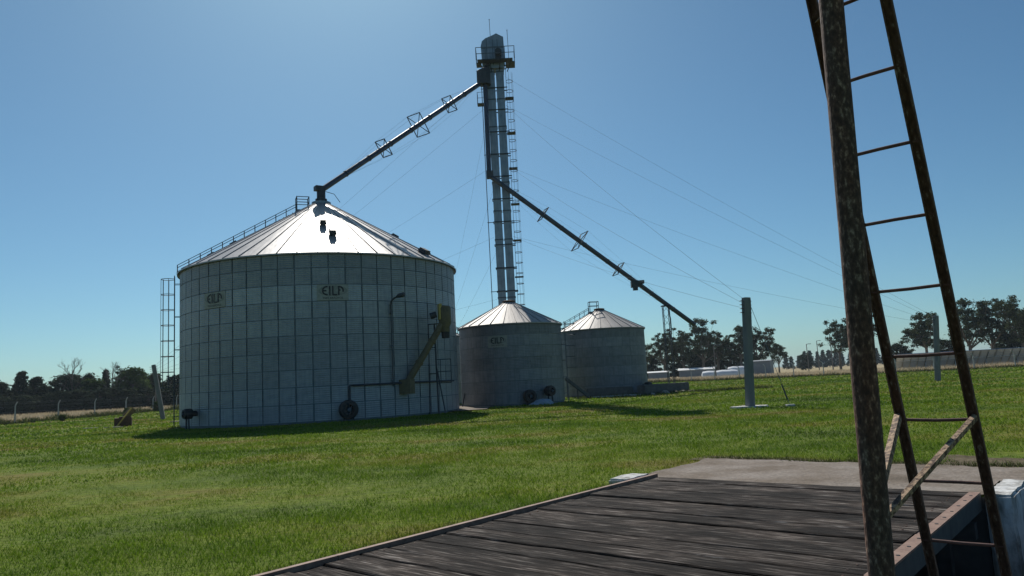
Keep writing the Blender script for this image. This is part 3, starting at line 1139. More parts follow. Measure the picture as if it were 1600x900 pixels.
e2 = Vector((16.09, 66.0, 5.78))
s2r, a, b, d = spout('dark grain spout pipe sloping down right from the tower to a lattice mast', [TWv + Vector((dcx + .1, dcy + .05, 26.8)), TWv + Vector((-.92, -1.42, 19.0)), TWv + Vector((-.86, -1.46, 18.55)), e2], .2, ((.245, .62), (.42, .9), (.61, .62)))
bx = MB()
c = a.lerp(b, .69)
bx.box(c + Vector((0, 0, -.3)), (.62, .5, .55))
bx.box(c + Vector((.05, 0, -.68)), (.4, .36, .3))
bx.box(c + Vector((.5, .1, -.12)), (.7, .45, .28))
bx.build('valve_box', 'dark_steel', s2r)
el = MB()
el.box(a + Vector((0, 0, .1)), (.55, .5, .6))
el.build('elbow', 'dark_steel', s2r)

# lattice mast that carries the right-hand spout
MB_P = Vector((13.45, 66.2, 0))
tm_ = (MB_P.x - (a + TWv).x) / (b - a).x
base2 = TWv + Vector((dcx + .1, dcy + .05, 26.8))
pm = None
aw, bw = a + base2, b + base2
tt = (MB_P.x - aw.x) / (bw.x - aw.x)
top = aw.lerp(bw, tt)
MB_P.y = top.y
lm = thing('lattice_mast', 'thin dark lattice mast under the sloping spout, behind the right concrete beam', 'mast', (MB_P.x, MB_P.y, 0))
hz = top.z - .2
cor = [(-.26, -.26), (.26, -.26), (.26, .26), (-.26, .26)]
for x, y in cor:
    ch = MB()
    ch.bar((x, y, -.05), (x, y, hz), .055, .055)
    ch.build('chord', 'dark_steel', lm)
lc = MB()
nl = 12
for k in range(nl):
    z0, z1 = k * hz / nl, (k + 1) * hz / nl
    for i in range(4):
        (xa, ya), (xb, yb) = cor[i], cor[(i + 1) % 4]
        if k % 2:
            xa, ya, xb, yb = xb, yb, xa, ya
        lc.tube([(xa, ya, z0), (xb, yb, z1)], .013, 4)
lc.build('lacing', 'dark_steel', lm)
sd_ = MB()
sd_.box((0, 0, hz - .02), (.75, .6, .08))
sd_.build('saddle', 'dark_steel', lm)
ar = MB()
e_ = bw.lerp(aw, .14) - MB_P
e_ = Vector((e_.x, e_.y, e_.z - .2))
s_ = Vector((.26, 0, hz * .62))
ar.tube([s_, s_.lerp(e_, .35) + Vector((.12, 0, -.18)), s_.lerp(e_, .7) + Vector((.15, 0, -.2)), e_], .04, 6)
ar.build('curved_strut', 'dark_steel', lm, smooth=40)


# ------------------------------------------------------------------ anchor posts and guy wires
def anchor_post(name, label, P, top, w, material, taper=.8, group=None):
    P, top = Vector(P), Vector(top)
    root = thing(name, label, 'post', P, group=group)
    t = top - P
    mb = MB()
    d = t.normalized()
    x = Vector((1, .35, 0)).normalized()
    x = (x - d * x.dot(d)).normalized()
    y = d.cross(x)
    ch = .16
    sec = [(-.5 + ch, -.5), (.5 - ch, -.5), (.5, -.5 + ch), (.5, .5 - ch), (.5 - ch, .5), (-.5 + ch, .5), (-.5, .5 - ch), (-.5, -.5 + ch)]
    vs = []
    for f, s in ((-.08, 1.0), (.35, .95), (.97, taper), (1.0, taper - .06)):
        vs += [d * (t.length * f) + (x * a_ + y * b_) * w * s for a_, b_ in sec]
    fs = [tuple(reversed(range(8))), tuple(range(24, 32))] + [(r8 * 8 + i, r8 * 8 + (i + 1) % 8, r8 * 8 + 8 + (i + 1) % 8, r8 * 8 + 8 + i) for r8 in range(3) for i in range(8)]
    mb.add(vs, fs)
    mb.build('shaft', material, root)
    ey = MB()
    for k in range(4):
        c = d * (t.length - .15 - .17 * k)
        ey.tube([c - x * w * .75, c + x * w * .75], .022, 6)
        ey.lathe([(.05, -.015), (.075, 0), (.05, .015)], n=10, c=c - x * w * .8)
    ey.build('eye_bolts', 'dark_steel', root)
    return root


POST1 = (Vector((9.95, 32.2, 0)), Vector((10.2, 32.2, 4.72)))
POST2 = (Vector((30.3, 53.9, 0)), Vector((30.72, 53.9, 4.75)))
POLE_L = (Vector((-29.95, 63.0, 0)), Vector((-30.75, 62.9, 4.6)))
ANCH_B = (Vector((-9.5, 90.5, 0)), Vector((-9.6, 90.7, 4.7)))
p1 = anchor_post('anchor_post', 'thick square grey concrete anchor post standing on a small white slab', *POST1, .34, 'post_concrete', .96)
anchor_post('anchor_post', 'grey concrete anchor post on the lawn before the solar panels', *POST2, .34, 'post_concrete', .96)
anchor_post('anchor_post', 'leaning grey anchor post left of the largest silo', *POLE_L, .36, 'post_concrete', .9)
anchor_post('anchor_post', 'concrete anchor post hidden behind the silos', *ANCH_B, .42, 'post_concrete', .9)
sb = MB()
ns = 22
ringt = []
for k in range(ns):
    a_ = k * math.tau / ns
    r_ = 1 + .18 * noise.noise(Vector((math.cos(a_) * 1.7, math.sin(a_) * 1.7, .4)))
    ringt.append((.8 * r_ * math.cos(a_), .42 * r_ * math.sin(a_)))
sb.add([(x, y, 0.05 + .02 * noise.noise(Vector((x * 3, y * 3, 0)))) for x, y in ringt] + [(x * 1.05, y * 1.05, -.1) for x, y in ringt], [tuple(range(ns))] + [(i, i + ns, (i + 1) % ns + ns, (i + 1) % ns) for i in range(ns)])
tag(sb.build('concrete_slab', 'whitewash', loc=(9.95, 32.2, 0)), 'small pale slab round the foot of the thick square anchor post', 'slab')


def wire(label, a_, b_, r_=.0062, sag=.25, grp='guy wires of the elevator tower'):
    a_, b_ = Vector(a_), Vector(b_)
    pts = []
    for k in range(9):
        t = k / 8
        p = a_.lerp(b_, t)
        p.z -= sag * 4 * t * (1 - t)
        pts.append(p)
    base = pts[-1].copy()
    mb = MB()
    mb.tube([p - base for p in pts], r_, 5)
    return tag(mb.build('guy_wire', 'wire', loc=base), label, 'wire', grp)


lev = {'top': 27.6, 'upper': 25.0, 'middle': 19.6, 'lower': 13.6, 'lowest': 8.4}
for (P_, T_), sx, lvls, txt in ((POST1, .8, ('upper', 'middle', 'lower'), 'the anchor post on a slab'),
                                (POST2, .8, ('top', 'upper', 'middle', 'lower'), 'the anchor post before the solar panels'),
                                (POLE_L, -.8, ('top', 'upper', 'middle', 'lower', 'lowest'), 'the leaning anchor post'),
                                (ANCH_B, 0, ('top', 'middle', 'lower'), 'an anchor behind the silos')):
    for i, l_ in enumerate(lvls):
        e = P_.lerp(T_, 1 - (.15 + .17 * min(i, 3)) / 4.7)
        wire('guy wire from %s tower level to %s' % (l_, txt), TWv + Vector((sx, -.3, lev[l_])), e, sag=.35)
# stay rod of the thick post
rt = thing('stay_rod', 'thin stay wire with turnbuckle running from the thick anchor post to the lawn', 'stay', (11.3, 31.2, 0))
w = MB()
topp = POST1[1] - Vector((11.3, 31.2, 0)) + Vector((.1, 0, -.15))
w.tube([topp, Vector((0, 0, .05))], .011, 5)
w.build('stay_wire', 'wire', rt)
w = MB()
w.tube([topp * .2, topp * .06], .03, 6)
w.build('turnbuckle', 'dark_steel', rt)
w = MB()
w.box((0, 0, .02), (.34, .22, .12))
w.build('anchor_block', 'whitewash', rt)


# ------------------------------------------------------------------ equipment around the big silo
def wall_pt(S, rad, vb, z, off=0.0):
    """world point off the wall at the place where the wall faces the given view bearing"""
    b_, _ = surf_b(S, rad, vb)
    p = Vector((S.x, S.y, 0)) + bdir(b_) * (rad + off)
    p.z = z
    return p


# yellow auger
A0 = wall_pt(S1, R1, -8.55, 1.75, .12)
A1_ = pol(-5.35, 42.6, 5.35)
au = thing('unloading_auger', 'dull yellow auger tube rising from the largest silo wall', 'auger', A0)
v_ = A1_ - A0
w = MB()
w.tube([Vector((0, 0, 0)), v_], .19, 14)
T = w.build('tube', 'yellow_paint', au, smooth=40)
for t in (.33, .66):
    w = MB()
    w.tube([v_ * t - v_.normalized() * .06, v_ * t + v_.normalized() * .06], .23, 14)
    w.build('tube_clamp', 'yellow_paint', T, smooth=40)
w = MB()
dv = v_.normalized()
w.box(Vector((.05, -.1, -.1)), (.72, .5, .8), rz=-.4)
w.build('inlet_box', 'yellow_paint', au)
w = MB()
c = v_ + dv * .05
w.lathe([(.05, .78), (.30, .74), (.36, .6), (.36, -.25), (.26, -.45), (.26, -.75)], n=16, c=c)
w.build('discharge_head', 'yellow_paint', au, smooth=35)
w = MB()
w.lathe([(.22, -1.1), (.25, -.72)], n=14, c=c)
w.build('rubber_sleeve', 'black_rubber', au, smooth=35)
w = MB()
w.box(c + Vector((-.28, -.05, .42)), (.16, .5, .9), rz=.3)
w.build('belt_guard', 'yellow_fresh', au)
w = MB()
w.tube([c + Vector((-.5, .1, .3)), c + Vector((-.85, .05, .2))], .18, 12)
w.build('motor', 'dark_steel', au, smooth=40)
# support stand
ST = pol(-6.42, 43.0, 0)
su = thing('auger_stand', 'dark steel stand with guard box under the yellow auger', 'stand', ST)
for sx in (-.26, .26):
    w = MB()
    w.bar((sx, 0, -.05), (sx * .7, .15, 5.15), .075, .075)
    w.build('leg', 'dark_steel', su)
w = MB()
w.bar((-.3, .15, 5.15), (1.0, .3, 5.2), .06, .06)
w.bar((-.25, .08, 2.3), (.25, .08, 2.3), .05, .05)
w.bar((-.2, .12, 3.8), (.2, .12, 3.8), .05, .05)
w.build('cross_bar', 'dark_steel', su)
w = MB()
for x in (.45, 1.05):
    w.tube([(x, .1, 1.75), (x, .1, 3.1)], .025, 6)
for z in (1.75, 2.4, 3.1):
    w.tube([(.2, .1, z), (1.05, .1, z)], .025, 6)
w.build('guard_rail', 'dark_steel', su)
w = MB()
w.bar((.25, 0, 2.6), (.7, -.4, -.05), .05, .05)
w.build('stay', 'dark_steel', su)
# lamp on the wall
LB = wall_pt(S1, R1, -9.5, 1.7, .1)
lp = thing('wall_lamp', 'gooseneck floodlight on a thin pole against the largest silo', 'lamp', LB)
w = MB()
w.tube([(0, 0, 0), (0, 0, 4.5)], .032, 8)
w.build('pole', 'dark_steel', lp)
for z in (.3, 2.2, 4.0):
    w = MB()
    w.box((0, .04, z), (.14, .16, .08))
    w.build('bracket', 'frame_steel', lp)
w = MB()
w.tube([(0, -.02, 3.95), (0, -.05, 4.45), (.08, -.12, 4.68), (.25, -.2, 4.82), (.42, -.25, 4.88)], .05, 8)
w.build('arm', 'dark_steel', lp, smooth=40)
w = MB()
w.tube([(.36, -.24, 4.86), (.5, -.27, 4.92), (.8, -.32, 4.98), (.86, -.33, 4.97)], [.06, .12, .13, .08], 10)
w.build('lamp_head', 'dark_steel', lp, smooth=40)
# conduit pipe hugging the wall
w = MB()
pts = [wall_pt(S1, R1, -12.7, .75, .1), wall_pt(S1, R1, -12.7, 1.85, .1)] + [wall_pt(S1, R1, vb, 1.86, .12) for vb in np.linspace(-12.4, -5.0, 16)]
c0 = pts[0].copy()
w.tube([p - c0 for p in pts], .055, 8)
tag(w.build('conduit_pipe', 'dark_steel', loc=c0, smooth=40), 'thin dark pipe running round the largest silo above its fan', 'pipe')


def fan(label, S, rad, vb, r_, zc, grp=None):
    b_, _ = surf_b(S, rad, vb)
    d = bdir(b_)
    loc = Vector((S.x, S.y, 0)) + d * (rad + .02)
    root = thing('aeration_fan', label, 'fan', loc, R(-b_ + 180) * 0)
    t = Vector((d.y, -d.x, 0))
    M = Matrix((t, Vector((0, 0, 1)), d)).transposed()
    w = MB()
    w.lathe([(r_ * .55, 0), (r_ * .6, .25), (r_ * .98, .28), (r_, .36), (r_, .62), (r_ * .9, .7), (r_ * .55, .72)], n=28, c=(0, 0, zc), axis=M)
    H_ = w.build('housing', 'black_rubber', root, smooth=35)
    w = MB()
    for k in range(8):
        a_ = k * math.tau / 8
        w.bar(M @ Vector((0, 0, .66)) + Vector((0, 0, zc)), M @ Vector((r_ * .56 * math.cos(a_), r_ * .56 * math.sin(a_), .68)) + Vector((0, 0, zc)), .03, .02)
    w.lathe([(r_ * .3, .66), (r_ * .33, .69), (r_ * .3, .72)], n=16, c=(0, 0, zc), axis=M)
    w.build('guard_grille', 'dark_steel', H_)
    w = MB()
    w.lathe([(.0, .80), (r_ * .2, .79), (r_ * .22, .5)], n=14, c=(0, 0, zc), axis=M)
    w.build('motor', 'frame_steel', root, smooth=40)
    w = MB()
    for s in (-1, 1):
        w.bar(t * s * r_ * .6 + d * .48 + Vector((0, 0, -.1)), t * s * r_ * .4 + d * .48 + Vector((0, 0, zc - r_ * .6)), .07, .07)
    w.build('foot', 'dark_steel', root)


fan('black round aeration fan at the foot of the largest silo', S1, R1, -12.9, .50, .62)
fan('small black fan at the left end of the largest silo, beside its ladder', S1, R1, -23.3, .28, .8)
fan('black fan at the foot of the small silo with the faded sign', S2, R2, .78, .44, .58)
fan('second dark fan on the small silo, beside the pale tarpaulin bundle', S2, R2, 2.15, .36, .85)
fan('black fan low on the small silo with the roof handrail', S3, R2, 9.55, .40, .6)

# dark tool handle leaning between silos
w = MB()
bp = Vector((-3.9, 52.2, 0))
w.tube([(0, 0, 0), (.35, .3, 1.55)], .04, 6)
w.box((.36, .3, 1.6), (.3, .1, .2), rz=.3)
tag(w.build('leaning_bar', 'dark_steel', loc=bp), 'dark bar leaning in the gap between the largest and the small silo', 'bar')

# tarpaulin bundle
w = MB()
nu, nv = 16, 8
vs, fs = [], []
for i in range(nu):
    for j in range(nv):
        a_ = math.tau * i / nu
        ph = math.pi / 2 * j / (nv - 1)
        q = 1 + .28 * noise.noise(Vector((math.cos(a_) * 1.6, math.sin(a_) * 1.6, ph * 2)))
        vs.append((.85 * q * math.cos(a_) * math.cos(ph), .45 * q * math.sin(a_) * math.cos(ph), .36 * q * math.sin(ph) - .04 + .05 * math.cos(a_) * math.cos(ph)))
for i in range(nu):
    for j in range(nv - 1):
        i2 = (i + 1) % nu
        fs.append((i * nv + j, i2 * nv + j, i2 * nv + j + 1, i * nv + j + 1))
w.add(vs, fs)
tag(w.build('tarpaulin', 'tarp', loc=pol(1.85, 49.4, 0)), 'crumpled pale blue tarpaulin bundle lying before the small silo fans', 'tarpaulin')

# sloped conveyor between the small silos
CV0, CV1 = pol(3.75, 56.6, 1.55), pol(5.45, 56.4, .12)
cv = thing('conveyor', 'dark sloped conveyor trough between the two small silos', 'conveyor', (CV1.x, CV1.y, 0))
a_, b_ = CV0 - Vector((CV1.x, CV1.y, 0)), CV1 - Vector((CV1.x, CV1.y, 0))
w = MB()
w.bar(a_, b_, .5, .12)
w.build('trough', 'dark_steel', cv)
for s in (-.26, .26):
    w = MB()
    w.bar(a_ + Vector((0, s, .1)), b_ + Vector((0, s, .1)), .04, .2)
    w.build('side_board', 'frame_steel', cv)
w = MB()
for t in (.05, .5):
    p = a_.lerp(b_, t)
    for s in (-.2, .2):
        w.bar(p + Vector((0, s, 0)), Vector((p.x, p.y + s, -.05)), .05, .05)
w.build('leg', 'dark_steel', cv)


def conc_beam(label, a_, b_, wd, h, seed):
    a_, b_ = Vector(a_), Vector(b_)
    bm = bmesh.new()
    bmesh.ops.create_cube(bm, size=1)
    Lh = (b_ - a_).length
    bmesh.ops.scale(bm, vec=(Lh, wd, h), verts=bm.verts)
    bmesh.ops.bevel(bm, geom=list(bm.edges), offset=.07, segments=2, affect='EDGES')
    bmesh.ops.subdivide_edges(bm, edges=[e for e in bm.edges if e.calc_length() > 1], cuts=8)
    for v in bm.verts:
        v.co += Vector((noise.noise(v.co * 2 + Vector((seed, 0, 0))), noise.noise(v.co * 2 + Vector((0, seed, 0))), noise.noise(v.co * 2 + Vector((0, 0, seed))))) * .04
    me = bpy.data.meshes.new('concrete_beam')
    bm.to_mesh(me)
    bm.free()
    o = obj('concrete_beam', me, 'beam_concrete', None, ((a_ + b_) / 2) + Vector((0, 0, h / 2 - .06)), (0, 0, math.atan2((b_ - a_).y, (b_ - a_).x)))
    return tag(o, label, 'concrete beam')


conc_beam('long grey concrete beam lying at the foot of the small silo with the roof handrail', (5.3, 58.6, 0), (9.1, 59.3, 0), .7, .8, 3)
conc_beam('long rounded grey concrete beam lying in front of the lattice mast', (9.6, 58.2, 0), (13.9, 61.6, 0), .8, .86, 9)
w = MB()
w.box((0, 0, .06), (3.9, .35, .16))
tag(w.build('curb_strip', 'whitewash', loc=(7.6, 57.75, 0)), 'narrow white painted strip lying before the concrete beams', 'curb').rotation_euler.z = .16
pr = random.Random(8)
for i, (x, y, s) in enumerate(((11.6, 58.6, .34), (12.6, 59.3, .2), (13.2, 59.8, .26), (13.9, 60.3, .2), (14.3, 60.6, .16), (6.4, 57.2, .16), (8.9, 57.2, .14), (10.4, 57.6, .18))):
    bm = bmesh.new()
    bmesh.ops.create_icosphere(bm, subdivisions=2, radius=s)
    for v in bm.verts:
        v.co *= 1 + .5 * noise.noise(v.co * 2.5 / s * .4 + Vector((i * 3.3, 0, 0)))
        v.co.z *= .7
    me = bpy.data.meshes.new('rubble_stone')
    bm.to_mesh(me)
    bm.free()
    o = obj('rubble_stone', me, 'concrete', None, (x, y, s * .25), (0, 0, i))
    tag(o, 'pale rubble stone lying on the grass before the concrete beams', 'stone', 'rubble stones by the beams')

# brown hopper with yellow bar on the lawn to the left
hp = thing('intake_hopper', 'low rusty brown box with a raised yellow lid and prop bar on the lawn', 'hopper', (-26.6, 50.3, 0), .45)
w = MB()
w.box((0, 0, .24), (1.05, .8, .66))
w.box((.1, 0, .5), (.7, .6, .3))
w.build('box', 'brown_rust', hp)
w = MB()
w.bar((-.4, -.5, -.02), (.5, -.32, 1.2), .1, .08)
w.build('prop_bar', 'yellow_fresh', hp)
w = MB()
w.bar((.1, 0, .6), (.6, .1, 1.15), .1, .42)
w.build('lid', 'yellow_paint', hp)
for i, (x, y, sx, sy, lb) in enumerate(((-26.3, 48.6, .55, .22, 'flat pale concrete lid set in the grass before the brown hopper'), (-24.5, 53.6, .4, .25, 'small pale concrete lid set in the grass between hopper and leaning post'), (-28.0, 48.9, .5, .2, 'flat pale concrete lid in the grass left of the brown hopper'))):
    w = MB()
    ringt = [(sx * (1 + .15 * math.sin(3 * k)) * math.cos(k * math.tau / 16), sy * (1 + .15 * math.sin(5 * k)) * math.sin(k * math.tau / 16)) for k in range(16)]
    w.add([(x_, y_, .06) for x_, y_ in ringt] + [(x_ * 1.05, y_ * 1.05, -.1) for x_, y_ in ringt], [tuple(range(16))] + [(k, k + 16, (k + 1) % 16 + 16, (k + 1) % 16) for k in range(16)])
    tag(w.build('concrete_lid', 'concrete', loc=(x, y, 0)), lb, 'concrete lid')


# ------------------------------------------------------------------ timber platform
deck = thing('timber_platform', 'weathered dark timber plank platform edged with rusty steel', 'platform', O_, UVROT)
# local axes of the platform: x = v (along the planks), y = u
DZ = 0.06
pr = random.Random(21)
y = -0.33
k = 0
bolt_me = MB().lathe([(.0, .008), (.010, .007), (.013, 0)], n=8).mesh('bolt')
while y > -12.2:
    wd = pr.uniform(.34, .43)
    gap = pr.choice((.010, .014, .030, .036))
    bm = bmesh.new()
    x0, x1 = .215 + pr.uniform(0, .02), 4.43 + pr.uniform(-.015, .01)
    nx = 14
    sag = [pr.uniform(-.005, .005) for _ in range(nx + 1)]
    vs = {}
    th = .075
    for i in range(nx + 1):
        xx = x0 + (x1 - x0) * i / nx
        e0 = y - gap / 2 + .006 * noise.noise(Vector((xx * 1.5, k * 3.1, 0)))
        e1 = y - wd + gap / 2 + .006 * noise.noise(Vector((xx * 1.5, k * 3.1 + 9, 0)))
        ztop = DZ + sag[i] * .7
        prof = [(e0, ztop - th), (e0, ztop - .012), (e0 - .012, ztop), ((e0 + e1) / 2, ztop - .004 + pr.uniform(-.002, .002)), (e1 + .012, ztop), (e1, ztop - .012), (e1, ztop - th)]
        for j, (yy, zz) in enumerate(prof):
            vs[i, j] = bm.verts.new((xx, yy, zz))
    for i in range(nx):
        for j in range(6):
            bm.faces.new((vs[i, j], vs[i + 1, j], vs[i + 1, j + 1], vs[i, j + 1]))
    bm.faces.new([vs[0, j] for j in range(7)])
    bm.faces.new([vs[nx, j] for j in reversed(range(7))])
    bmesh.ops.recalc_face_normals(bm, faces=bm.faces)
    me = bpy.data.meshes.new('plank')
    bm.to_mesh(me)
    bm.free()
    o = obj('plank', me, 'deck_wood', deck, (0, 0, pr.uniform(-.014, .008)), (pr.uniform(-.008, .008) * 0, pr.uniform(-.0012, .0012), 0))
    for xx in (x0 + .12, x1 - .14):
        for yy in (y - wd * .28, y - wd * .72):
            obj('bolt', bolt_me, 'rust_pole', o, (xx + pr.uniform(-.03, .03), yy, DZ - .004))
    y -= wd
    k += 1
# left edge: slim rusty angle iron in lengths
ya = -.30
while ya > -12.2:
    yb = ya - 3.0
    w = MB()
    w.box((.185, (ya + yb) / 2, DZ + .0), (.06, 3.0 - .006, .075))
    w.box((.158, (ya + yb) / 2, DZ - .09), (.012, 3.0 - .006, .2))
    w.build('edge_angle', 'edge_rust', deck)
    ya = yb
# right edge: beam with bolted flange
w = MB()
w.box((4.485, -6.25, DZ - .012), (.115, 11.85, .02))
FLG = w.build('edge_flange', 'edge_rust', deck)
yy = -.62
while yy > -12:
    w = MB()
    w.lathe([(.0, .0025), (.017, .002), (.017, -.002)], n=10, c=(4.492, yy, DZ))
    w.build('bolt_hole', 'black_rubber', FLG)
    yy -= .36
w = MB()
w.box((4.535, -6.25, DZ - .115), (.014, 11.85, .18))
w.box((4.49, -6.25, DZ - .20), (.10, 11.85, .014))
w.build('side_beam', 'beam_paint', deck)
for xx in (.6, 1.9, 3.2, 4.3):
    w = MB()
    w.box((xx, -6.25, DZ - .20), (.12, 11.8, .22))
    w.build('joist', 'beam_paint', deck)
for yy in (-.6, -3.8, -7.0):
    w = MB()
    w.box((2.4, yy, DZ - .40), (4.2, .14, .18))
    for xx in (.7, 2.4, 4.15):
        w.box((xx, yy, (DZ - .49 - 1.25) / 2), (.14, .14, 1.25 + DZ - .49))
    w.build('trestle', 'beam_paint', deck)


def rough_block(name, label, u0_, u1_, v0_, v1_, z0, z1, seed, material='whitewash', amp=.018, cat='concrete block'):
    bm = bmesh.new()
    bmesh.ops.create_cube(bm, size=1)
    L_ = (v1_ - v0_, u1_ - u0_, z1 - z0)
    bmesh.ops.scale(bm, vec=L_, verts=bm.verts)
    bmesh.ops.bevel(bm, geom=list(bm.edges), offset=.03, segments=2, affect='EDGES')
    bmesh.ops.subdivide_edges(bm, edges=[e for e in bm.edges if e.calc_length() > .2], cuts=7, use_grid_fill=True)
    for v in bm.verts:
        q = v.co * 5
        v.co += Vector((noise.noise(q + Vector((seed, 0, 0))), noise.noise(q + Vector((0, seed, 0))), noise.noise(q + Vector((0, 0, seed))))) * amp
    bmesh.ops.recalc_face_normals(bm, faces=bm.faces)
    me = bpy.data.meshes.new(name)
    bm.to_mesh(me)
    bm.free()
    o = obj(name, me, material, None, uv((u0_ + u1_) / 2, (v0_ + v1_) / 2, (z0 + z1) / 2), (0, 0, UVROT))
    return tag(o, label, cat)


rough_block('abutment_block', 'tall whitewashed concrete block in the pit at the end of the rusty flange', -.40, .88, 4.59, 4.88, -1.25, .055, 4)
rough_block('abutment_block', 'low whitewashed concrete block at the far grass-side corner of the timber platform', -1.0, -.31, -.26, .10, -.1, .095, 12, amp=.012)

# ------------------------------------------------------------------ mast with ladder in the foreground
mp_a, mp_b = Vector((1.79, 3.9, .58)), Vector((1.86, 3.9, 3.66))
md = (mp_b - mp_a) / (mp_b.z - mp_a.z)
m_at = lambda z: mp_a + md * (z - .58)
foot = m_at(-1.25)
mast = thing('steel_mast', 'rusty steel pipe mast with a leaning ladder, standing in the pit beside the timber platform', 'mast', foot)
w = MB()
npt = 40
pts = [m_at(-1.25 + 8.4 * i / npt) - foot for i in range(npt + 1)]
w.tube(pts, [.0635 + .0012 * noise.noise(Vector((i * .9, 0, 0))) for i in range(npt + 1)], 28)
w.build('pole', 'rust_pole', mast, smooth=40)
w = MB()
w.box((0, 0, .015), (.42, .42, .03))
w.build('base_plate', 'rust_rail', mast)
lt = {'l': (Vector((1.86, 4.13, 3.79)), Vector((2.73, 5.18, .20))), 'r': (Vector((2.17, 3.9, 3.64)), Vector((3.04, 4.9, .26)))}


def stile(s, z):
    a_, b_ = lt[s]
    t = (z - a_.z) / (b_.z - a_.z)
    return a_ + (b_ - a_) * t


rdir = (stile('r', 2) - stile('l', 2)).normalized()
lad = None
ZT, ZB = 5.6, -1.25
for i, s in enumerate(('l', 'r')):
    w = MB()
    a_, b_ = stile(s, ZB) - foot, stile(s, ZT) - foot
    seg = 24
    # channel-like bar: web and two small flanges, one mesh
    d = (b_ - a_).normalized()
    nrm = rdir.cross(d).normalized()
    w.bar(a_, b_, .052, .016, up=nrm)
    off = rdir * (.0)
    for q in (-1, 1):
        w.bar(a_ + nrm.cross(d) * .024 * q + nrm * .012, b_ + nrm.cross(d) * .024 * q + nrm * .012, .009, .034, up=nrm)
    o = w.build('ladder_stile', 'rust_rail', mast)
zr = 3.30 + 5 * .406
rz_ = zr
while rz_ > -1.1:
    w = MB()
    a_, b_ = stile('l', rz_) - foot, stile('r', rz_) - foot
    mid = (a_ + b_) / 2 + Vector((0, 0, random.Random(int(rz_ * 100)).uniform(-.006, .004)))
    w.tube([a_ - rdir * .02, a_, mid, b_, b_ + rdir * .02], .0105, 10)
    w.build('rung', 'rust_rung', mast, smooth=40)
    rz_ -= .406


def angle_iron(a_, b_, w_, t_, up, nm='brace'):
    mb = MB()
    a_, b_ = Vector(a_), Vector(b_)
    d = (b_ - a_).normalized()
    up = Vector(up)
    up = (up - d * up.dot(d)).normalized()
    sd2 = d.cross(up)
    mb.bar(a_, b_, w_, t_, up=up)
    mb.bar(a_ - up * w_ * .5 + sd2 * w_ * .5 - sd2 * t_ * .5, b_ - up * w_ * .5 + sd2 * w_ * .5 - sd2 * t_ * .5, t_, w_, up=up)
    return mb.build(nm, 'peeling_angle', mast)


angle_iron(m_at(.86) + Vector((.05, .03, 0)) - foot, stile('r', 1.28) - foot + Vector((-.01, -.03, .02)), .030, .005, (-.1, -.25, 1))
angle_iron(m_at(1.0) + Vector((.03, .05, -.05)) - foot, stile('l', 1.31) - foot + Vector((-.03, -.02, 0)), .036, .005, (-.25, 0, 1))
angle_iron(m_at(3.62) + Vector((0, .03, 0)) - foot, stile('l', 3.66) - foot, .03, .006, (0, 0, 1))
angle_iron(m_at(3.70) + Vector((.03, 0, 0)) - foot, stile('r', 3.74) - foot, .03, .006, (0, 0, 1))


# ------------------------------------------------------------------ fences
def fence(label, posts, ht=2.05, arm=(-.35, .0)):
    base = Vector((posts[0][0], posts[0][1], 0))
    root = thing('wire_fence', label, 'fence', base)
    pmb = MB()
    pmb.tube([(0, 0, -.1), (0, 0, ht * .86), (arm[0] * .45, arm[1] * .45, ht * .97), (arm[0], arm[1], ht * 1.06)], [.075, .06, .055, .045], 6)
    pme = pmb.mesh('fence_post')
    for x, y in posts:
        obj('fence_post', pme, 'fence_concrete', root, (x - base.x, y - base.y, 0))
    for hh, ox in ((.6, 0), (1.15, 0), (1.7, 0), (ht * .98, arm[0] * .5), (ht * 1.05, arm[0])):
        w = MB()
        for (xa, ya_), (xb, yb_) in zip(posts, posts[1:]):
            w.tube([(xa - base.x + ox, ya_ - base.y, hh), (xb - base.x + ox, yb_ - base.y, hh)], .0035, 4, caps=False)
        w.build('fence_wire', 'wire', root)
    return root


def along(line, step):
    out = []
    line = [Vector(p) for p in line]
    carry = 0
    for a_, b_ in zip(line, line[1:]):
        L_ = (b_ - a_).length
        t = carry
        while t < L_:
            p = a_.lerp(b_, t / L_)
            out.append((p.x, p.y))
            t += step
        carry = t - L_
    return out


fence('concrete post and wire fence on the left with bent post tops, before the dry field', along([(-53.1, 48.0), (-51.2, 76), (-50.5, 130)], 7.0), arm=(.2, 0))
fence('concrete post and wire fence on the right, before the field and solar panels', along([(12, 139), (26, 127), (44, 105), (64, 96.5), (100, 85)], 4.6), arm=(-.25, .1))


# ------------------------------------------------------------------ solar array (seen from behind)
SA0, SA1 = Vector((57.0, 112.0, 0)), Vector((98.0, 100.0, 0))
ar_ = thing('solar_array', 'long rows of tilted grey solar panels behind the fence', 'solar panels', SA0, math.atan2((SA1 - SA0).y, (SA1 - SA0).x))
Ls = (SA1 - SA0).length
tilt = R(33)
pw_, ph_ = 1.0, 1.98
pmb = MB()
pmb.box((0, 0, 0), (pw_ - .05, ph_ - .05, .035))
pme = pmb.mesh('panel')
fmb = MB()
for s in (-1, 1):
    fmb.box((s * (pw_ / 2 - .035), 0, -.012), (.07, ph_ - .02, .075))
    fmb.box((0, s * (ph_ / 2 - .02), -.012), (pw_ - .09, .04, .07))
fme = fmb.mesh('panel_frame')
ncol = int(Ls / pw_)
for row in range(2):
    dd = 1.02 if row else -1.02
    for i in range(ncol):
        o = obj('panel', pme, 'panel_back', ar_, (.5 + i * pw_, -dd * math.cos(tilt), 1.45 + dd * math.sin(tilt)), (-tilt, 0, 0))
        obj('panel_frame', fme, 'alu', o)
w = MB()
w.box((ncol * pw_ / 2, -.03, 1.47), (ncol * pw_, .16, .06))
w.build('rail', 'shed_white', ar_)
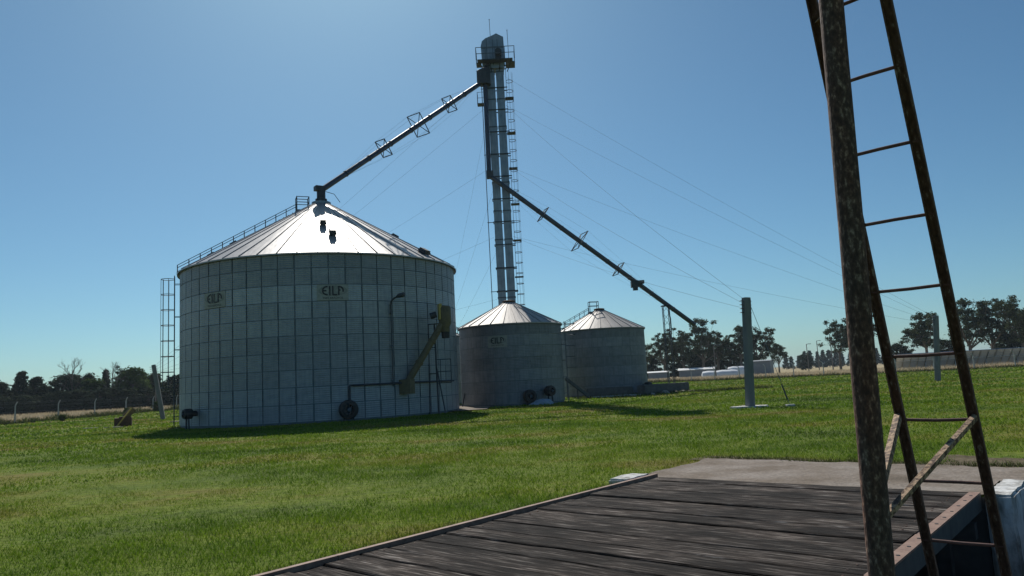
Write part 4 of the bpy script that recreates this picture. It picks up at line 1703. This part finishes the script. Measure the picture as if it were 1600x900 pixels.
for i in range(0, ncol + 1, 4):
    w = MB()
    w.bar((i * pw_, .3, -.1), (i * pw_, .3, 1.23), .1, .1)
    w.bar((i * pw_, -1.5 * math.cos(tilt), 1.35 + 1.5 * math.sin(tilt)), (i * pw_, 1.7 * math.cos(tilt), 1.35 - 1.7 * math.sin(tilt)), .06, .08)
    w.build('support', 'galv_steel', ar_)


# ------------------------------------------------------------------ sheds and grain bags beyond the fence
def shed(name, label, P, rz, L_, D_, H_, roofm, wallm, rise=.5):
    root = thing(name, label, 'shed', P, rz)
    w = MB()
    w.box((0, 0, H_ / 2), (L_, D_, H_))
    w.build('wall', wallm, root)
    w = MB()
    ov = .25
    prof = [(-D_ / 2 - ov, H_ + .02), (0, H_ + rise), (D_ / 2 + ov, H_ + .02)]
    vs = [(-L_ / 2 - ov, y_, z_) for y_, z_ in prof] + [(L_ / 2 + ov, y_, z_) for y_, z_ in prof] + [(-L_ / 2 - ov, y_, z_ + .1) for y_, z_ in prof] + [(L_ / 2 + ov, y_, z_ + .1) for y_, z_ in prof]
    w.add(vs, [(0, 3, 4, 1), (1, 4, 5, 2), (6, 7, 10, 9), (7, 8, 11, 10), (0, 6, 9, 3), (2, 5, 11, 8), (0, 1, 7, 6), (1, 2, 8, 7), (3, 9, 10, 4), (4, 10, 11, 5)])
    w.add([(-L_ / 2, -D_ / 2, H_), (-L_ / 2, D_ / 2, H_), (-L_ / 2, 0, H_ + rise - .02), (L_ / 2, -D_ / 2, H_), (L_ / 2, D_ / 2, H_), (L_ / 2, 0, H_ + rise - .02)], [(0, 1, 2), (3, 5, 4)])
    w.build('roof', roofm, root)
    w = MB()
    w.box((-L_ * .2, -D_ / 2 - .02, H_ * .4), (L_ * .2, .05, H_ * .8))
    w.build('door', 'shed_grey', root)
    return root


shed('storage_shed', 'long low grey shed with a white roof under the eucalyptus trees', pol(13.6, 178, 0), -.25, 8, 4.5, 1.9, 'shed_white', 'shed_grey', .45)
shed('storage_shed', 'tall plain grey box shed right of the white grain bags', pol(18.35, 175, 0), -.5, 3.6, 4, 3.0, 'shed_grey', 'shed_grey', .25)
shed('storage_shed', 'small low white shed seen beside the small silo edge', pol(10.75, 175, 0), -.2, 4.5, 4, 1.7, 'shed_white', 'shed_grey', .3)


def grain_bag(label, P, rz, L_, w_, h_):
    root = thing('grain_bag', label, 'grain bag', P, rz, 'white grain bags beyond the fence')
    mb = MB()
    n = 12
    sec = [(w_ / 2 * math.cos(math.pi * k / n) * (1 + .05 * math.sin(math.pi * k / n)), h_ * math.sin(math.pi * k / n) ** .75) for k in range(n + 1)]
    vs = []
    st = [(-.5, .05), (-.48, .6), (-.43, .92), (-.2, 1), (0, .97), (.2, 1), (.43, .92), (.48, .6), (.5, .05)]
    for t, s in st:
        vs += [(t * L_, y_ * s, z_ * s - .03) for y_, z_ in sec]
    q = n + 1
    mb.add(vs, [(i * q + k, (i + 1) * q + k, (i + 1) * q + k + 1, i * q + k + 1) for i in range(len(st) - 1) for k in range(n)])
    mb.build('bag', 'bag_white', root, smooth=50)
    sm_ = MB()
    sm_.tube([(-.44 * L_, 0, h_ * .93), (0, 0, h_ * .985), (.44 * L_, 0, h_ * .93)], .05, 5)
    sm_.build('seam', 'shed_grey', root)


for b_, d_2, L_, h_, rz in ((14.75, 165, 5.0, 1.6, -.25), (15.75, 164, 5.0, 1.65, -.25), (16.5, 172, 4.6, 2.3, -.25)):
    grain_bag('long rounded white grain bag lying beside the long low shed', pol(b_, d_2, 0), rz, L_, 2.9, h_)


# ------------------------------------------------------------------ trees
def tree_mesh(kind, seed, h):
    """returns (trunk mesh, crown mesh); height h"""
    rg_ = random.Random(seed)
    tr = MB()
    clumps = []
    if kind == 'euc':
        th = h * rg_.uniform(.30, .42)
        lean = Vector((rg_.uniform(-.06, .06), rg_.uniform(-.06, .06), 0))
        pts = [Vector((0, 0, -.3)), Vector((lean.x * th * .5, lean.y * th * .5, th * .5)), Vector((lean.x * th, lean.y * th, th))]
        r0_ = h * .022
        tr.tube(pts, [r0_ * 1.2, r0_, r0_ * .8], 8)
        nb = rg_.randint(6, 9)
        for i in range(nb):
            a_ = math.tau * i / nb + rg_.uniform(-.4, .4)
            sp = rg_.uniform(.08, .30) * h
            zt = h * rg_.uniform(.55, .95) if i else h * .93
            if i == 0:
                sp = h * .05
            p0 = pts[1].lerp(pts[2], rg_.uniform(.4, 1))
            p2 = Vector((math.cos(a_) * sp, math.sin(a_) * sp, zt)) + lean * h * .5
            p1 = p0.lerp(p2, .5) + Vector((math.cos(a_), math.sin(a_), 0)) * sp * .18 - Vector((0, 0, h * .02))
            tr.tube([p0, p1, p2], [r0_ * .55, r0_ * .36, r0_ * .12], 6)
            for k in range(rg_.randint(8, 12)):
                q = p1.lerp(p2, rg_.uniform(.05, 1.05)) + Vector((rg_.gauss(0, 1), rg_.gauss(0, 1), rg_.gauss(0, .9))) * h * .062
                tr.tube([p1.lerp(p2, .4), q], [r0_ * .15, r0_ * .07], 4, caps=False)
                clumps.append((q, h * rg_.uniform(.03, .068), .7))
            clumps.append((p2, h * rg_.uniform(.045, .07), .8))
            if rg_.random() < .6:
                q = p0.lerp(p1, rg_.uniform(.3, .9)) + Vector((rg_.gauss(0, 1), rg_.gauss(0, 1), 0)) * h * .07
                clumps.append((q, h * rg_.uniform(.06, .1), .8))
        nl, ls = 80, .25 * h / 14
    elif kind == 'dense':
        r0_ = h * .025
        tr.tube([(0, 0, -.3), (0, 0, h * .35), (h * .02, 0, h * .75)], [r0_ * 1.2, r0_, r0_ * .3], 8)
        nc = 70
        for i in range(nc):
            z = h * (.10 + .82 * (i + .5) / nc)
            prof = math.sin(math.pi * min(1, max(.12, (z / h * .86 + .10)))) ** .7
            a_ = rg_.uniform(0, math.tau)
            sp = prof * h * .33 * rg_.uniform(.25, 1.0)
            q = Vector((math.cos(a_) * sp, math.sin(a_) * sp, z))
            if i % 3 == 0:
                tr.tube([(0, 0, z * .7), q], [r0_ * .4, r0_ * .1], 5)
            clumps.append((q, h * rg_.uniform(.055, .11), .85))
        nl, ls = 110, .26 * h / 9
    elif kind == 'conifer':
        r0_ = h * .02
        tr.tube([(0, 0, -.3), (0, 0, h * .5), (0, 0, h * .97)], [r0_ * 1.2, r0_ * .8, r0_ * .12], 8)
        for i in range(38):
            z = h * (.08 + .9 * i / 38)
            rad = h * .27 * (1 - z / h) ** .8 + h * .015
            a_ = i * 2.4 + rg_.uniform(-.4, .4)
            q = Vector((math.cos(a_) * rad * rg_.uniform(.35, 1), math.sin(a_) * rad * rg_.uniform(.35, 1), z))
            tr.tube([(0, 0, z + h * .01), q], [r0_ * .25, r0_ * .08], 4, caps=False)
            clumps.append((q, h * (.05 + .075 * (1 - z / h)), .6))
        nl, ls = 90, .30 * h / 9
    elif kind == 'bare':
        r0_ = h * .018
        tr.tube([(0, 0, -.3), (h * .01, 0, h * .4), (0, 0, h * .95)], [r0_ * 1.2, r0_ * .8, r0_ * .1], 7)

        def br(p, d, L_, r_, lv):
            q = p + d * L_
            tr.tube([p, p.lerp(q, .5) + Vector((rg_.gauss(0, .02), rg_.gauss(0, .02), .02)) * h, q], [r_, r_ * .7, r_ * .35], 5, caps=False)
            if lv:
                for _ in range(4):
                    nd_ = (d + Vector((rg_.gauss(0, .5), rg_.gauss(0, .5), rg_.uniform(-.05, .5)))).normalized()
                    br(p.lerp(q, rg_.uniform(.4, 1)), nd_, L_ * rg_.uniform(.45, .7), r_ * .5, lv - 1)
        for i in range(9):
            a_ = i * 2.4
            br(Vector((0, 0, h * (.3 + .06 * i))), Vector((math.cos(a_) * .6, math.sin(a_) * .6, .8)).normalized(), h * .26, r0_ * .45, 2)
        for _ in range(10):
            clumps.append((Vector((rg_.gauss(0, .1) * h, rg_.gauss(0, .1) * h, h * rg_.uniform(.45, .8))), h * .06, .8))
        nl, ls = 14, .2
    # leaves: small quads scattered in each clump
    rn_ = np.random.default_rng(seed)
    C, Rr, Sq = np.array([c[0] for c in clumps]), np.array([c[1] for c in clumps]), np.array([c[2] for c in clumps])
    n = len(clumps) * nl
    ci = np.repeat(np.arange(len(clumps)), nl)
    dirv = rn_.normal(size=(n, 3))
    dirv /= np.linalg.norm(dirv, axis=1)[:, None]
    rad = Rr[ci] * rn_.uniform(0, 1, n) ** .45 * (1 + .25 * rn_.normal(size=n))
    pos = C[ci] + dirv * rad[:, None] * np.stack([np.ones(n), np.ones(n), Sq[ci]], 1)
    a_ = rn_.normal(size=(n, 3))
    a_ /= np.linalg.norm(a_, axis=1)[:, None]
    b_ = np.cross(a_, rn_.normal(size=(n, 3)))
    b_ /= np.linalg.norm(b_, axis=1)[:, None]
    s = (ls * rn_.uniform(.55, 1.3, n))[:, None]
    co = np.empty((n, 4, 3), np.float32)
    co[:, 0] = pos - a_ * s
    co[:, 1] = pos - b_ * s * .42
    co[:, 2] = pos + a_ * s
    co[:, 3] = pos + b_ * s * .42
    me = bpy.data.meshes.new('crown')
    me.vertices.add(n * 4)
    me.vertices.foreach_set('co', co.ravel())
    me.loops.add(n * 4)
    me.loops.foreach_set('vertex_index', np.arange(n * 4, dtype=np.int32))
    me.polygons.add(n)
    me.polygons.foreach_set('loop_start', np.arange(0, n * 4, 4, dtype=np.int32))
    me.polygons.foreach_set('loop_total', np.full(n, 4, np.int32))
    me.update(calc_edges=True)
    return tr.mesh('trunk', smooth=50), me


TREES = {}


def get_tree(kind, variant, leafm):
    key = (kind, variant, leafm)
    if key not in TREES:
        h = {'euc': 14, 'dense': 9, 'conifer': 9, 'bare': 9}[kind]
        t_, c_ = tree_mesh(kind, 100 + variant * 7 + hash(kind) % 1 + {'euc': 0, 'dense': 1000, 'conifer': 2000, 'bare': 3000}[kind], h)
        t_.materials.append(MAT['bark'])
        c_.materials.append(MAT[leafm])
        TREES[key] = (t_, c_, h)
    return TREES[key]


def tree(name, label, b_, dist, h, wide, kind, variant, leafm, rz, group):
    t_, c_, h0 = get_tree(kind, variant, leafm)
    root = thing(name, label, 'tree', pol(b_, dist, 0), rz, group)
    root.scale = (wide * h / h0, wide * h / h0, h / h0)
    obj('trunk', t_, None, root)
    obj('crown', c_, None, root)
    return root


GR = 'eucalyptus trees beyond the right fence'
GL = 'trees of the belt beyond the left field'
# right: tall eucalyptus (bearing, distance, height, width, variant)
E_LIST = [
    (9.6, 185, 9.5, 1.0, 1, 'eucalyptus tree peeping out from behind the small silo with the handrail'),
    (11.3, 190, 12.0, 1.0, 2, 'eucalyptus tree behind the lattice mast'),
    (12.7, 186, 12.0, 1.1, 0, 'eucalyptus tree left of the lower end of the dark spout'),
    (14.1, 188, 14.8, 1.15, 3, 'tall eucalyptus rising at the lower end of the dark spout'),
    (15.2, 190, 11.5, 1.05, 4, 'slender eucalyptus behind the white grain bags'),
    (16.8, 187, 12.6, 1.0, 5, 'eucalyptus showing left of the thick square anchor post'),
    (17.9, 189, 11.8, 1.1, 1, 'eucalyptus with drooping limbs right of the thick square anchor post'),
    (19.4, 200, 7.8, 1.2, 2, 'lower eucalyptus beside the tall plain grey shed'),
    (23.5, 178, 11.5, 1.0, 4, 'eucalyptus left of the rusty mast pole'),
    (24.7, 180, 12.6, 1.1, 0, 'eucalyptus behind the rusty mast pole'),
    (28.9, 165, 11.2, 1.15, 5, 'open-branched eucalyptus seen between the ladder stiles'),
    (31.4, 165, 12.9, 1.1, 3, 'tall dense eucalyptus right of the ladder'),
    (32.6, 168, 12.6, 1.2, 2, 'broad eucalyptus over the solar panels'),
    (34.3, 162, 12.0, 1.15, 1, 'eucalyptus with pale bare limbs over the solar panels'),
    (36.2, 165, 12.5, 1.15, 4, 'eucalyptus at the far end of the solar panels'),
]
pr = random.Random(2)
for b_, dist, h, wd, va, lb in E_LIST:
    tree('eucalyptus_tree', lb, b_, dist, h, wd, 'euc', va, 'leaf_euc', pr.uniform(0, 6.28), GR)
for b_, dist, h, wd, va, lb in ((27.3, 170, 5.2, 1.5, 0, 'low rounded dark tree left of the solar panels'), (30.2, 172, 5.6, 1.3, 1, 'low bushy tree behind the solar panels, between two eucalyptus'),
                                (33.5, 172, 6.5, 1.5, 2, 'dense dark bushy tree behind the solar panels'), (35.2, 172, 6.0, 1.5, 0, 'dark bushy undergrowth tree at the far end of the panels'),
                                (10.4, 196, 6.6, 1.5, 1, 'dark bushy tree low behind the lattice mast'), (12.0, 196, 6.4, 1.5, 0, 'dark bushy tree low left of the long shed'), (13.4, 196, 7.4, 1.5, 2, 'dense bushy tree behind the long low shed'),
                                (14.8, 198, 7.2, 1.5, 1, 'dense bushy tree behind the grain bags'), (16.1, 197, 6.5, 1.4, 0, 'dense bushy tree just left of the square post'), (17.3, 197, 5.8, 1.4, 2, 'dense bushy tree behind the square post'),
                                (21.2, 260, 5.4, 1.3, 1, 'small round distant tree standing alone right of the grey shed')):
    tree('bushy_tree', lb, b_, dist, h, wd, 'dense', va, 'leaf_dark', pr.uniform(0, 6.28), 'bushy trees beyond the right fence')
i = 0
b_ = 19.9
while b_ < 27.5:
    tree('distant_pine', 'tiny distant pine in a row on the horizon right of the grey shed', b_ + pr.uniform(-.1, .1), 420, pr.uniform(6.5, 9.5), pr.uniform(.8, 1.1), 'conifer', i % 3, 'leaf_dark', pr.uniform(0, 6), 'distant pines on the horizon')
    b_ += .42
    i += 1
# left belt
L_LIST = [
    (-38.0, 165, 7.0, 1.5, 'dense', 0, 'leaf_dark', 'dark dense tree outside the left end of the belt'),
    (-36.4, 168, 7.2, 1.5, 'dense', 1, 'leaf_dark', 'dark dense tree at the left end of the belt'),
    (-35.0, 166, 6.6, 1.4, 'dense', 2, 'leaf_dark', 'dark dense low tree near the left end of the belt'),
    (-33.7, 165, 8.3, 1.15, 'conifer', 0, 'leaf_dark', 'dark conifer with a pointed top in the left belt'),
    (-32.9, 168, 7.3, 1.5, 'conifer', 1, 'leaf_dark', 'wide dark conifer left of the gap in the tree belt'),
    (-31.4, 165, 7.5, 1.5, 'dense', 0, 'leaf_dark', 'broad dark tree with a bare top beside it'),
    (-30.4, 167, 7.7, 1.4, 'dense', 1, 'leaf_dark', 'dense dark round tree behind the bare branches'),
    (-30.9, 163, 9.6, 1.0, 'bare', 0, 'leaf_dark', 'bare-branched tree sticking up above the dark belt'),
    (-29.7, 162, 6.4, 1.4, 'dense', 2, 'leaf_green', 'mid green tree before the dark belt'),
    (-28.95, 166, 8.1, .8, 'conifer', 2, 'leaf_dark', 'narrow pointed dark conifer'),
    (-28.55, 162, 8.6, 1.0, 'bare', 1, 'leaf_dark', 'thin bare tree beside the narrow pointed conifer'),
    (-28.0, 165, 8.4, .85, 'euc', 1, 'leaf_euc', 'open-crowned tree between bare tree and light green tree'),
    (-27.3, 163, 8.3, 1.2, 'dense', 0, 'leaf_green', 'light green round tree, lightest in the belt'),
    (-26.5, 168, 7.2, 1.2, 'dense', 1, 'leaf_dark', 'dark round tree right of the light green tree'),
    (-25.9, 170, 7.3, 1.1, 'euc', 3, 'leaf_euc', 'open tree left of the leaning anchor post'),
    (-25.2, 172, 6.8, 1.3, 'euc', 4, 'leaf_dark', 'open dark tree behind the leaning anchor post'),
    (-24.5, 172, 6.9, 1.3, 'dense', 2, 'leaf_dark', 'dark tree between leaning post and silo ladder'),
    (-23.7, 172, 7.0, 1.2, 'euc', 0, 'leaf_dark', 'dark tree behind the silo ladder'),
]
for b_, dist, h, wd, kd, va, lf, lb in L_LIST:
    tree({'dense': 'leafy_tree', 'conifer': 'conifer_tree', 'bare': 'bare_tree', 'euc': 'leafy_tree'}[kd], lb, b_, dist, h, wd, kd, va, lf, pr.uniform(0, 6.28), GL)
for k_ in range(15):
    tree('leafy_tree', 'dark tree in the back row of the left belt', -38 + k_ * 1.05 + pr.uniform(-.2, .2), 186 + pr.uniform(-3, 3), pr.uniform(5.2, 6.6), pr.uniform(1.5, 1.9), 'dense', k_ % 3, 'leaf_dark', pr.uniform(0, 6), 'back row trees of the left belt')
# low undergrowth below the left belt
for k_ in range(16):
    tree('shrub', 'low dark shrub in the undergrowth below the left tree belt', -37.5 + k_ * .92 + pr.uniform(-.2, .2), 158 + pr.uniform(-2, 2), pr.uniform(3.4, 4.8), pr.uniform(1.7, 2.2), 'dense', k_ % 3, 'leaf_dark', pr.uniform(0, 6), 'undergrowth shrubs below the left belt')
# small shrubs at the left fence
for b_, dist, h, lb in ((-25.8, 116, 1.5, 'small dark bush at the fence left of the leaning post'), (-31.4, 88, .7, 'tiny green bush at the foot of the left fence'), (-27.6, 93, 1.0, 'small bush at the left fence behind the hopper')):
    tree('bush', lb, b_, dist, h, 1.6, 'dense', 1, 'leaf_green', 1.0, 'bushes along the left fence')

# street lamps and poles far beyond the fence
for b_, dist, h, lb in ((21.4, 210, 7.2, 'thin distant pole left of the rusty mast'), (22.1, 230, 8.5, 'tallest thin distant pole left of the rusty mast'), (23.0, 170, 6.2, 'thin pole before the eucalyptus left of the mast'), (14.95, 150, 6.5, 'thin pole behind the grain bags'), (-25.9, 150, 6.0, 'thin distant pole near the leaning post')):
    root = thing('utility_pole', lb, 'pole', pol(b_, dist, 0), 0)
    w = MB()
    w.tube([(0, 0, -.2), (0, 0, h)], [.14, .09], 8)
    w.build('shaft', 'pole_wood', root, smooth=40)
    w = MB()
    w.tube([(0, 0, h - .15), (.5, 0, h + .05), (.8, 0, h)], .06, 6)
    w.box((.9, 0, h), (.5, .25, .14))
    w.build('lamp_arm', 'frame_steel', root)

for o in sc.objects:
    if o.type == 'MESH' and not o.data.materials:
        o.data.materials.append(MAT['frame_steel'])

# ------------------------------------------------------------------ light summer haze
hz_m = bpy.data.materials.new('haze')
hz_m.use_nodes = True
nt = hz_m.node_tree
nt.nodes.remove(nt.nodes['Principled BSDF'])
vol = nt.nodes.new('ShaderNodeVolumePrincipled')
vol.inputs['Color'].default_value = (0.74, 0.88, 1.0, 1)
vol.inputs['Density'].default_value = 0.00017
vol.inputs['Anisotropy'].default_value = 0.2
nt.links.new(vol.outputs[0], nt.nodes['Material Output'].inputs['Volume'])
MAT['haze'] = hz_m
w = MB()
w.box((0, 0, 16.5), (9200, 9200, 40.0))
tag(w.build('haze', 'haze'), 'thin pale haze over the whole site', 'haze', kind='stuff')
